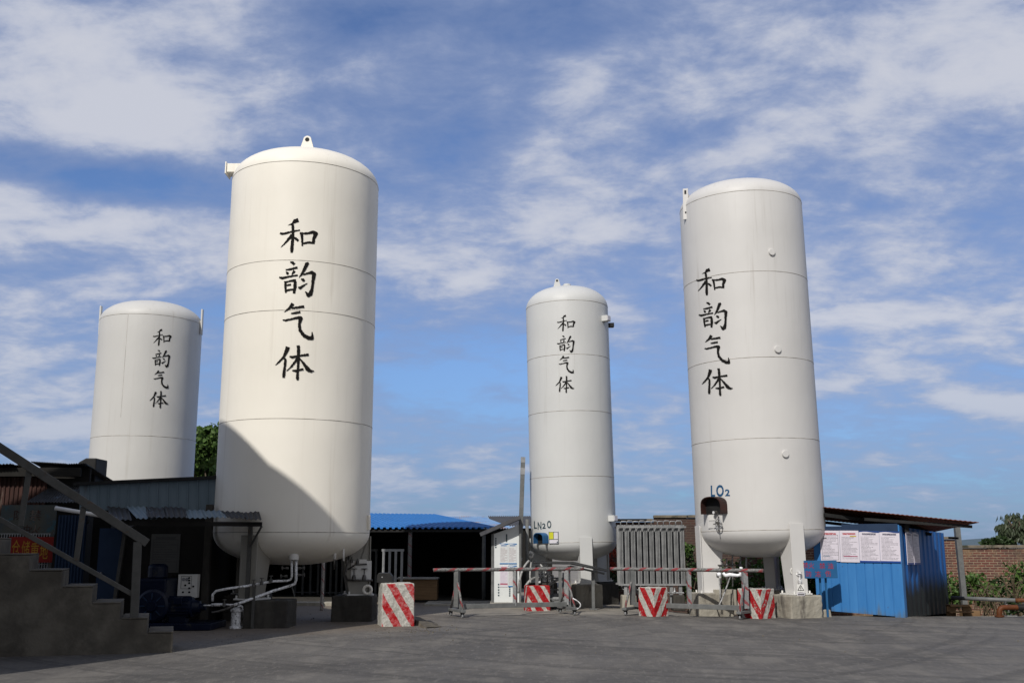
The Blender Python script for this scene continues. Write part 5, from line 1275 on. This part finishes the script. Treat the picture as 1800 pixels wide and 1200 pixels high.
Mx = Matrix(((1, 0, 0), (0, 0, 1), (0, -1, 0))).transposed()
for px in (323, 329): c = P(px, 1017.5, 22.6); mb = MB(); mb.lathe([(.036, 0), (.036, .02), (.03, .022), (0, .022)], c, 16, axis=Mx); mb.build('dial', M['galv'], cp)
for (px, py) in ((333, 1015), (333, 1019.5), (333, 1024), (340, 1030), (322, 1040), (333, 1040), (326, 1028), (333, 1033)): c = P(px, py, 22.6); mb = MB(); mb.lathe([(.02, 0), (.02, .03), (0, .03)], c, 10, axis=Mx); mb.build('knob', M['black'], cp)
a2, b2 = P(319, 1012, 22.598), P(336, 1034, 22.598); mb = MB()
for (x0, z0, x1, z1) in ((a2.x, a2.z, b2.x, a2.z), (a2.x, b2.z, b2.x, b2.z), (a2.x, a2.z, a2.x, b2.z), (b2.x, a2.z, b2.x, b2.z)): mb.bar((x0, 22.597, z0), (x1, 22.597, z1), .006, .008)
mb.build('dial_frame', M['brass'], cp)
mb = MB(); mb.bx((a.x + b.x) / 2 - .05, (a.x + b.x) / 2 + .05, 22.62, 22.78, 0, b.z); mb.build('stand', M['dark_wall'], cp)
# blue compressor and pump
co = thing('compressor', 'big dark blue compressor with round flywheel guard behind the stairs', 'compressor', (XY(262, 22.2), 22.2, 0))
c = P(268, 1066, 21.8); c.z += .02
mb = MB(); mb.lathe([(0, -.25), (.31, -.25), (.33, -.20), (.33, .02), (.28, .06), (.12, .07), (.10, .11), (0, .11)], c, 36, axis=Mx); mb.build('flywheel_guard', M['motor_blue'], co, auto=35)
mb = MB()
for i in range(8): an = i * math.pi / 4; mb.bar(c + Vector((.13 * math.cos(an), -.068, .13 * math.sin(an))), c + Vector((.26 * math.cos(an), -.062, .26 * math.sin(an))), .02, .03, (0, 1, 0))
mb.build('spoke', M['deep_blue'], co)
mb = MB(); mb.bx(c.x - .45, c.x + .2, 21.95, 22.7, .12, 1.0); mb.lathe([(.2, 0), (.2, .25), (.12, .3), (0, .3)], (c.x - .1, 22.3, 1.0), 20); mb.build('crankcase', M['motor_blue'], co, bevel=.03)
mb = MB(); mb.bx(c.x - .6, c.x + 1.25, 21.6, 22.8, .0, .13); mb.build('base', M['motor_blue'], co, bevel=.01)
em = thing('electric_motor', 'dark blue electric motor with shaft pointing at the frosted pipes', 'motor', (XY(325, 22), 22, .13))
c = P(326, 1066, 22.0); mb = MB(); mb.lathe([(0, -.42), (.18, -.42), (.20, -.38), (.20, .15), (.15, .17), (.12, .30), (.07, .32), (.07, .42), (0, .42)], c, 24, axis='X')
for i in range(20): an = 2 * math.pi * i / 20; mb.bar(c + Vector((-.34, .205 * math.cos(an), .205 * math.sin(an))), c + Vector((.1, .205 * math.cos(an), .205 * math.sin(an))), .01, .03)
mb.build('housing', M['motor_blue'], em, auto=35)
mb = MB(); mb.box((c.x - .1, 21.82, c.z + .13), (.18, .12, .14)); mb.build('terminal_box', M['motor_blue'], em, bevel=.01)
mb = MB(); mb.bx(c.x - .3, c.x + .05, 21.88, 22.12, .13, c.z - .18); mb.build('mount', M['motor_blue'], em, bevel=.01)

# frosted pipework from the cream tank
fp = thing('frosted_pipework', 'frosted silver pipes with valves curving out from under the cream tank', 'pipes', (XY(516, 22.6), 22.6, 0))
fY = 22.75
c = P(517, 974, fY); mb = MB(); mb.lathe([(.10, -.11), (.105, -.1), (.105, .1), (.08, .13), (0, .13)], c, 24); mb.build('sleeve', M['white_metal'], fp, auto=40)
mb = MB(); mb.tube([P(513, 978, fY), P(513, 1012, fY), P(511, 1018, fY), P(505, 1020, fY), P(480, 1021, 22.5), P(462, 1024, 22.3), P(430, 1030, 22.0), P(400, 1034, 21.9), P(380, 1038, 21.9), P(374, 1044, 21.9), P(373.5, 1056, 21.9)], .026, 10); mb.build('pipe', M['frost'], fp, smooth=True)
mb = MB(); mb.tube([P(520.5, 978, fY), P(520.5, 1018, fY), P(518.5, 1025, fY), P(510, 1029, fY), P(480, 1038, 22.4), P(450, 1049, 22.1), P(425, 1058, 21.9), P(411, 1063, 21.8)], .030, 10); mb.build('pipe', M['frost'], fp, smooth=True)
mb = MB(); mb.tube([P(358, 1063.5, 21.9), P(374, 1063, 21.9)], .016, 8); mb.tube([P(372, 1062.5, 21.9), P(392, 1062, 21.9)], .032, 10); mb.tube([P(392, 1062, 21.9), P(412, 1062.5, 21.85)], .02, 8); mb.build('pipe', M['frost'], fp, smooth=True)
mb = MB(); mb.tube([P(372, 1076, 21.8), P(384, 1074, 21.8), P(402, 1068, 21.8), P(412, 1062.5, 21.8)], .022, 8); mb.build('pipe', M['brass'], fp, smooth=True)
for (px, py, Y, hz_) in ((524, 998, 22.6, 1), (524, 1010, 22.6, 1), (507, 998, 22.6, -1), (505, 1012, 22.6, -1), (476, 1020, 22.35, 0), (460, 1024, 22.2, 0), (446, 1027, 22.05, 0), (394, 1062, 21.8, 0)):
    c = P(px, py, Y); mb = MB()
    if hz_: mb.lathe([(0, 0), (.03, 0), (.03, .05), (.014, .06), (.014, .12), (.045, .12), (.045, .14), (0, .14)], c, 10, axis=Matrix(((0, 1, 0), (0, 0, 1), (hz_, 0, 0))).transposed())
    else: mb.lathe([(0, -.04), (.035, -.04), (.035, .03), (.012, .04), (.012, .09), (.045, .09), (.045, .105), (0, .105)], c, 10)
    mb.build('valve', M['brass'], fp, auto=40)
mb = MB(); c = P(446, 1027, 22.0); mb.bar((c.x, 22.05, .0), (c.x, 22.05, c.z), .04, .06, (1, 0, 0)); mb.build('pipe_support', M['rail'], fp)
mb = MB(); mb.tube([P(513, 1030, 22.6), P(518, 1048, 22.5)], .012, 6); mb.build('drain_pipe', M['rail'], fp)
# strainer with hose behind the canopy post
q = G(416, 1101); q = Vector((XY(414, 22.15), 22.15, 0)); fz = thing('filter_pot', 'frosty filter pot with a hose standing behind the canopy post', 'filter', q)
mb = MB(); mb.lathe([(0, 0), (.13, 0), (.13, .03), (.10, .06), (.10, .32), (.12, .34), (.12, .38), (.05, .42), (0, .42)], q, 20); mb.build('pot', M['frost'], fz, auto=40)
mb = MB(); mb.tube(arc(q + Vector((.02, 0, .42)), q + Vector((.2, -.02, .55)), q + Vector((.17, -.05, .02))), .022, 8); mb.build('hose', M['frost'], fz, smooth=True)
# valve board beside the right leg of the cream tank
vp = thing('valve_board', 'white valve board with two hand wheels below the cream tank', 'valves', (XY(635, 24.4), 24.4, .56)); vY2 = 24.3
a, b = P(617, 993, vY2), P(652, 1018, vY2); mb = MB(); mb.bx(a.x, b.x, vY2 + .02, vY2 + .05, b.z, a.z + .1); mb.build('board', M['white_metal'], vp)
for px in (622, 640):
    c = P(px, 1014, vY2 - .05); mb = MB(); mb.lathe([(0, -.06), (.05, -.06), (.05, .0), (.03, .05), (.012, .06), (.012, .19), (0, .19)], c, 14); vv_ = mb.build('valve', M['brass'], vp, auto=40)
    mb = MB(); mb.tube([c + Vector((.065 * math.cos(t_), .065 * math.sin(t_), .19)) for t_ in [i * 6.2832 / 16 for i in range(17)]], .010, 6); mb.bar(c + Vector((-.065, 0, .19)), c + Vector((.065, 0, .19)), .012, .012); mb.build('hand_wheel', M['brass'], vv_, smooth=False)
mb = MB(); mb.tube([P(610, 1019, vY2 - .05), P(655, 1019.5, vY2 - .05)], .024, 8); mb.tube([P(610, 1019, vY2 - .05), P(607, 1008, vY2 - .05), P(612, 985, vY2), P(616, 965, vY2 + .2)], .022, 8); mb.tube([P(612, 1000, vY2), P(624, 992, vY2), P(645, 991, vY2)], .016, 8); mb.build('pipework', M['brass'], vp, smooth=True)
for (px, py) in ((610, 985), (614, 975), (618, 985), (628, 988)): c = P(px, py, vY2); mb = MB(); mb.lathe([(0, -.05), (.035, -.05), (.035, .03), (.013, .04), (.013, .09), (0, .09)], c, 10); mb.build('valve', M['brass'], vp, auto=40)
c = P(646, 1036, vY2); mb = MB(); mb.lathe([(.07, -.03), (.115, -.03), (.12, 0), (.115, .03), (.07, .03), (.06, 0), (.07, -.03)], c, 20, axis=Matrix(((1, 0, 0), (0, 0, 1), (0, -1, 0))).transposed()); mb.f = mb.f[:-2]; mb.build('tow_eye', M['cream'], vp, smooth=True)
c = P(638, 986, vY2); mb = MB(); mb.box(c, (.16, .03, .09)); mb.build('label_plate', M['white_metal'], vp)
for (px, y0, y1) in ((588.5, 968, 982), (604, 968, 985)): mb = MB(); mb.tube([P(px, y0 - 8, 23.2), P(px, y1, 23.2)], .035 if px < 600 else .02, 10); mb.build('stub_pipe', M['white_metal'], vp, smooth=True)
mb = MB(); mb.tube([P(588, 980, 23.2), P(587, 1000, 23.3)], .02, 8); mb.build('stub_pipe', M['brass'], vp, smooth=True)

# older sheds at the far left
oY = 27.0
od_ = thing('storage_shed', 'old shed with rusty red sheets and dark corrugated roof behind the stairs', 'shed', (XY(70, oY), oY, 0))
mb = MB(); a, b = P(-40, 838, oY), P(84, 838, oY); mb.corr((a.x, oY, 2.0), (b.x, oY, 2.0), b, a, 16, .03, .008, 'trap'); mb.build('sheet_wall', M['rust_wall'], od_)
mb = MB(); e0, e1 = P(-60, 820, oY - .5), P(22, 816, oY - .5); mb.corr(e0, e1, e1 + Vector((0, 3, -.5)), e0 + Vector((0, 3, -.5)), 14, .03, .008, 'sine'); e0, e1 = P(20, 818.5, oY - .3), P(60, 818.5, oY - .3); mb.corr(e0, e1, e1 + Vector((0, 3, -.5)), e0 + Vector((0, 3, -.5)), 12, .03, .008, 'sine')
e0, e1 = P(54, 812.5, oY - .3), P(116, 816, oY - .3); mb.corr(e0, e1, e1 + Vector((0, 3, -.5)), e0 + Vector((0, 3, -.5)), 22, .03, .008, 'sine'); e0, e1 = P(112, 817, oY - .35), P(150, 815, oY - .35); mb.corr(e0, e1, e1 + Vector((0, 3, -.5)), e0 + Vector((0, 3, -.5)), 9, .03, .008, 'sine'); mb.build('roof', M['shed_roof'], od_)
a, b = P(134, 808, oY + .8), P(166, 850, oY + .8); mb = MB(); mb.prism([(a.x, b.z - .6), (b.x, b.z - .6), (b.x, a.z + .05), (a.x + .25, a.z + .05), (a.x + .06, a.z - .06), (a.x, a.z - .25)], (0, oY + 1.2, 0), (1, 0, 0), (0, 0, 1), Vector((0, .8, 0))); mb.build('water_tank', M['black'], od_, bevel=.03)
mb = MB(); a, b = P(-60, 822, oY + .1), P(160, 822, oY + .1); mb.bx(a.x, b.x, oY + .06, oY + .16, -.1, a.z - .03); mb.bx(b.x - .1, b.x, oY + .16, oY + 2.6, -.1, a.z - .5); mb.build('wall', M['dark_wall'], od_)
mb = MB(); mb.bx(a.x, b.x - .1, oY - .3, oY - .22, P(0, 838, oY).z, a.z - .02); mb.build('fascia_board', M['dark_wall'], od_)
mb = MB(); e0, e1 = P(46, 884, oY - 1.6), P(146, 884, oY - 1.6); t0, t1 = P(84, 860, oY - .1), P(150, 853, oY - .1); mb.corr(e0, e1, t1, t0, 18, .03, .008, 'sine'); mb.build('lean_to_roof', M['shed_roof'], od_)
a, b = P(3, 887, oY - 1.8), P(95, 940, oY - 1.8)
fs_ = thing('faded_signboard', 'large faded pale signboard with dark red characters above the red banner', 'sign', ((a.x + b.x) / 2, oY - 1.8, 0))
mb = MB(); mb.bx(a.x, b.x, oY - 1.8, oY - 1.75, b.z, a.z); mb.build('board', M['faded_board'], fs_)
for (t_, px, py, s_) in (('防', 34, 905, .26), ('禁', 62, 905, .28), ('火', 62, 930, .26), ('油', 44, 930, .24)):
    c = P(px, py, oY - 1.806); v_, f_ = fit_text(t_, s_, s_ * .9); mb = MB(); mb.add([c + Vector((v.x, 0, v.y)) for v in v_], f_); mb.build('lettering', M['rust_wall'], fs_)
mb = MB(); mb.bx(a.x + .1, a.x + .16, oY - 1.74, oY - 1.68, 0, a.z); mb.bx(b.x - .16, b.x - .1, oY - 1.74, oY - 1.68, 0, a.z); mb.build('post', M['rail'], fs_)
a, b = P(16, 943, oY - 2.0), P(91, 988, oY - 2.0)
rb = thing('banner', 'red banner with four yellow characters above the stairs', 'banner', ((a.x + b.x) / 2, oY - 2, 0))
mb = MB(); mb.bx(a.x, b.x, oY - 2.0, oY - 1.985, b.z, a.z); mb.build('cloth', M['red'], rb)
for (t_, px, py) in (('仓', 28, 962), ('储', 45, 963.5), ('重', 61, 966.5), ('地', 77, 968)):
    c = P(px, py, oY - 2.006); v_, f_ = fit_text(t_, .19, .36); mb = MB(); mb.add([c + Vector((v.x, 0, v.y)) for v in v_], f_); mb.build('lettering', M['gold'], rb)
gt = thing('mesh_gate', 'pale wire mesh gate partly hidden behind the red banner', 'gate', (XY(50, oY - 1.9), oY - 1.9, 0))
a, b = P(-20, 938, oY - 1.95), P(86, 1012, oY - 1.95); mb = MB(); nv = 24
for i in range(nv + 1): x = a.x + (b.x - a.x) * i / nv; mb.bx(x - .008, x + .008, oY - 1.96, oY - 1.944, 0, a.z)
for i in range(12): z = a.z * i / 11.0; mb.bx(a.x, b.x, oY - 1.943, oY - 1.931, z, z + .014)
mb.build('mesh', M['galv'], gt)
mb = MB(); mb.bx(a.x - .03, a.x + .03, oY - 1.98, oY - 1.92, 0, a.z + .05); mb.bx(b.x - .03, b.x + .03, oY - 1.98, oY - 1.92, 0, a.z + .05); mb.build('frame', M['rail'], gt)
bf = thing('sheet_fence', 'dark blue corrugated sheet fence between the banner and the door', 'fence', (XY(112, 24.4), 24.4, 0))
a, b = XY(88, 24.4), XY(140, 24.4); zt_ = P(110, 905, 24.4).z; mb = MB(); mb.corr((a, 24.4, -.05), (b, 24.4, -.05), (b, 24.4, zt_), (a, 24.4, zt_), 9, .035, .008, 'trap'); mb.build('sheet', M['deep_blue'], bf)
mb = MB(); mb.bx(a, b, 24.47, 24.53, zt_ - .2, zt_ - .12); mb.bx(a, b, 24.47, 24.53, .3, .38); mb.build('rail', M['rail'], bf)
mb = MB(); a, b = XY(138, 24.2), XY(168, 24.2); mb.bx(a, b, 24.6, 24.7, -.05, 2.5); mb.build('dark_partition', M['dark_wall'], bf)

# ================================================================ PLANTS
def leaves(mb, c, rx, ry, rz, n, size, rr, droop=0.0, lobes=7, hang=False):
    c = Vector(c); cl = []
    for _ in range(lobes):
        while True:
            v = Vector((rr.uniform(-1, 1), rr.uniform(-1, 1), rr.uniform(-1, 1)))
            if v.length < 1: break
        cl.append((Vector((v.x * rx, v.y * ry, v.z * rz)) * .72, rr.uniform(.28, .5)))
    for i in range(n):
        o, s_ = cl[rr.randrange(lobes)]
        while True:
            v = Vector((rr.gauss(0, .5), rr.gauss(0, .5), rr.gauss(0, .5)))
            if v.length < 1.25: break
        p = c + o + Vector((v.x * rx * s_, v.y * ry * s_, v.z * rz * s_))
        L = size * rr.uniform(.6, 1.35); wd = L * (.42 if not hang else .2)
        d = Vector((rr.gauss(0, 1), rr.gauss(0, 1), rr.gauss(0, .7) - droop)).normalized()
        if hang: d = Vector((rr.gauss(0, .35), rr.gauss(0, .35), -1)).normalized()
        sd = d.cross(Vector((rr.gauss(0, 1), rr.gauss(0, 1), rr.gauss(0, 1)))).normalized(); nn = sd.cross(d) * (L * .12)
        mb.add([p, p + d * L * .45 + sd * wd + nn, p + d * L, p + d * L * .45 - sd * wd + nn], [(0, 1, 2, 3)])
def bush(name, label, c, rx, ry, rz, n, size, mat, seed, cat='bush', group=None, stems=6):
    rr = random.Random(seed); z0 = gz(c[0], c[1]) - .05
    t_ = thing(name, label, cat, (c[0], c[1], z0), group)
    mb = MB(); leaves(mb, c, rx, ry, rz, n, size, rr, .2, 9); mb.build('foliage', mat, t_)
    mb = MB()
    for i in range(stems):
        a = Vector((c[0] + rr.uniform(-.25, .25) * rx, c[1] + rr.uniform(-.2, .2) * ry, z0)); b = Vector((c[0] + rr.uniform(-.8, .8) * rx, c[1] + rr.uniform(-.6, .6) * ry, c[2] + rr.uniform(-.1, .6) * rz))
        mb.tube([a, a.lerp(b, .5) + Vector((0, 0, .1)), b], [.022, .016, .006], 5)
    mb.build('stem', M['bark'], t_)
    return t_
def PB(px, py, Y): return P(px, py, Y)
bush('bush', 'broad leafed bush between the kiosk and the roof post', PB(1680, 1035, 31), 1.0, .7, .62, 900, .13, M['leaf'], 1, group='bushes by the brick wall')
bush('bush', 'green bush right of the roof post, before the red brick wall', PB(1718, 1040, 31.2), 1.0, .7, .55, 900, .12, M['leaf'], 2, group='bushes by the brick wall')
bush('bush', 'loose bush among dry stalks in front of the red brick wall', PB(1762, 1038, 31.4), .95, .7, .72, 800, .11, M['leaf_dark'], 3, group='bushes by the brick wall')
bush('bush', 'low ragged bush in front of the orange pipe at the right edge', PB(1786, 1068, 27.6), .42, .3, .26, 300, .09, M['leaf_dark'], 44, group='bushes by the brick wall', stems=4)
bush('bush', 'tall bush at the right edge in front of the brick wall', PB(1806, 1030, 31.4), .85, .7, .85, 800, .12, M['leaf'], 4, group='bushes by the brick wall')
bush('bush', 'dark bush growing below the right tank, left of its valves', PB(1268, 1028, 31), .8, .6, .7, 900, .10, M['leaf'], 5, group='bushes behind the right tank')
bush('bush', 'bright bush seen between the legs of the right tank', PB(1335, 1012, 30.6), 1.05, .6, .62, 1300, .12, M['leaf'], 6, group='bushes behind the right tank')
bush('bush', 'dark low bush seen between the legs of the right tank', PB(1320, 1048, 30.2), 1.1, .6, .45, 900, .10, M['leaf'], 7, group='bushes behind the right tank')
bush('bush', 'bush between the right tank and the blue warning board', PB(1425, 1032, 30.8), .75, .6, .8, 900, .12, M['leaf'], 8, group='bushes behind the right tank')
bush('bush', 'dark bush right behind the front leg of the right tank', PB(1385, 1035, 31.2), .7, .6, .9, 800, .11, M['leaf_dark'], 18, group='bushes behind the right tank')
bush('climbing_plant', 'dark ivy climbing the wall between the vaporizer and the right tank', PB(1212, 1000, 33.3), .38, .3, 1.05, 800, .10, M['leaf_dark'], 9, 'ivy')
bush('climbing_plant', 'light green sprig of ivy high on the dark wall', PB(1209, 965, 33.2), .22, .2, .3, 170, .11, M['leaf'], 10, 'ivy', stems=2)
bush('flowering_creeper', 'creeper with red flowers between the slim tank and the vaporizer', PB(1076, 985, 33.6), .26, .25, .45, 420, .07, M['red_leaf'], 11, 'creeper', stems=3)
bush('bush', 'brownish bush at the foot of the wall behind the slim tank', PB(1078, 1020, 33.4), .35, .3, .55, 450, .09, M['leaf_dark'], 12, stems=4)
# dry stalks
ds = thing('dry_plant', 'clump of pale dry banana stalks bending in front of the brick wall', 'plant', (XY(1740, 29.6), 29.6, gz(13, 29.6))); rr = random.Random(21); mb = MB(); z0 = gz(13, 29.6)
for i in range(40):
    px = rr.uniform(1712, 1815); x = XY(px, 29.7 + rr.uniform(-.5, .6)); Y = 29.7 + rr.uniform(-.5, .6); h_ = rr.uniform(.45, 1.15); lean = rr.uniform(-.7, .7)
    mb.tube(arc((x, Y, z0), (x + lean * .3, Y, z0 + h_), (x + lean, Y + rr.uniform(-.2, .2), z0 + h_ * rr.uniform(.5, 1.05)), 6), [.017, .016, .015, .014, .012, .009, .004], 5)
mb.build('stalk', M['dry'], ds)
dt = thing('dead_shrub', 'leafless shrub with bare pale branches at the right edge', 'shrub', (XY(1792, 29), 29.0, gz(14, 29))); mb = MB(); rr = random.Random(5); z0 = gz(14, 29)
def limb(mb, a, d, L, r_, depth, rr):
    b = a + d * L; mb.tube([a, a.lerp(b, .5) + Vector((rr.uniform(-.1, .1), rr.uniform(-.1, .1), rr.uniform(-.05, .08))) * L, b], [r_, r_ * .85, r_ * .65], 6)
    if depth:
        for _ in range(2 + (rr.random() > .5)):
            nd = (d + Vector((rr.gauss(0, .5), rr.gauss(0, .5), rr.gauss(.1, .4)))).normalized(); limb(mb, b, nd, L * rr.uniform(.6, .85), r_ * .62, depth - 1, rr)
limb(mb, Vector((XY(1796, 29), 29.0, z0)), Vector((-.35, 0, 1)).normalized(), .5, .03, 3, rr); mb.build('branch', M['dry'], dt)

def tree(name, label, base, h, crown, mat, seed, n, size, hang=False, trunk_r=.2, group=None):
    """base: foot of the trunk; crown: list of (centre, rx, ry, rz)"""
    rr = random.Random(seed); t_ = thing(name, label, 'tree', base, group); base = Vector(base)
    mb = MB(); c0 = Vector(crown[0][0]); top = base.lerp(c0, .6); top.z = base.z + h * .5
    mb.tube([base, base.lerp(top, .5) + Vector((.1, 0, 0)), top], [trunk_r, trunk_r * .8, trunk_r * .6], 10)
    for (c, rx, ry, rz) in crown:
        c = Vector(c)
        for k_ in range(4):
            e = c + Vector((rr.uniform(-.7, .7) * rx, rr.uniform(-.7, .7) * ry, rr.uniform(-.3, .8) * rz)); mb.tube([top, top.lerp(e, .5) + Vector((0, 0, .12 * h * rr.uniform(0, .4))), e], [trunk_r * .5, trunk_r * .28, .015], 6)
    mb.build('trunk', M['bark'], t_, smooth=True)
    mb = MB()
    for (c, rx, ry, rz) in crown: leaves(mb, c, rx, ry, rz, n, size, rr, .3, 12, hang)
    mb.build('crown', mat, t_); return t_
TY = 52.0; pc = lambda px, py: P(px, py, TY)
tree('eucalyptus_tree', 'loose grey green tree with drooping leaves beyond the low wall at right', (pc(1806, 958).x, TY, -.4), 4.2,
     [(pc(1802, 915), 1.15, 1.0, .55), (pc(1778, 926), .75, .8, .5), (pc(1786, 938), .9, .8, .38), (pc(1818, 935), 1.2, 1, .6)], M['leaf_euc'], 31, 620, .30, True)
tree('small_tree', 'small round dark tree just showing over the low wall at right', (pc(1757, 958).x, TY + 2, -.4), 2.6, [(pc(1752, 951), .55, .6, .26), (pc(1768, 949), .5, .5, .3), (pc(1738, 953), .4, .4, .15)], M['leaf_dark'], 32, 340, .2, False, .12)
TY2 = 38.0; pd = lambda px, py: P(px, py, TY2)
tree('broadleaf_tree', 'dense dark tree rising between the far left tank and the cream tank', (pd(372, 1000).x, TY2, -.1), 6,
     [(pd(366, 790), .75, .9, .75), (pd(382, 772), .8, .9, .6), (pd(352, 815), .65, .8, .6), (pd(390, 820), .9, .9, .8), (pd(362, 845), .9, .9, .6), (pd(357, 762), .35, .4, .3)], M['leaf'], 33, 520, .22)
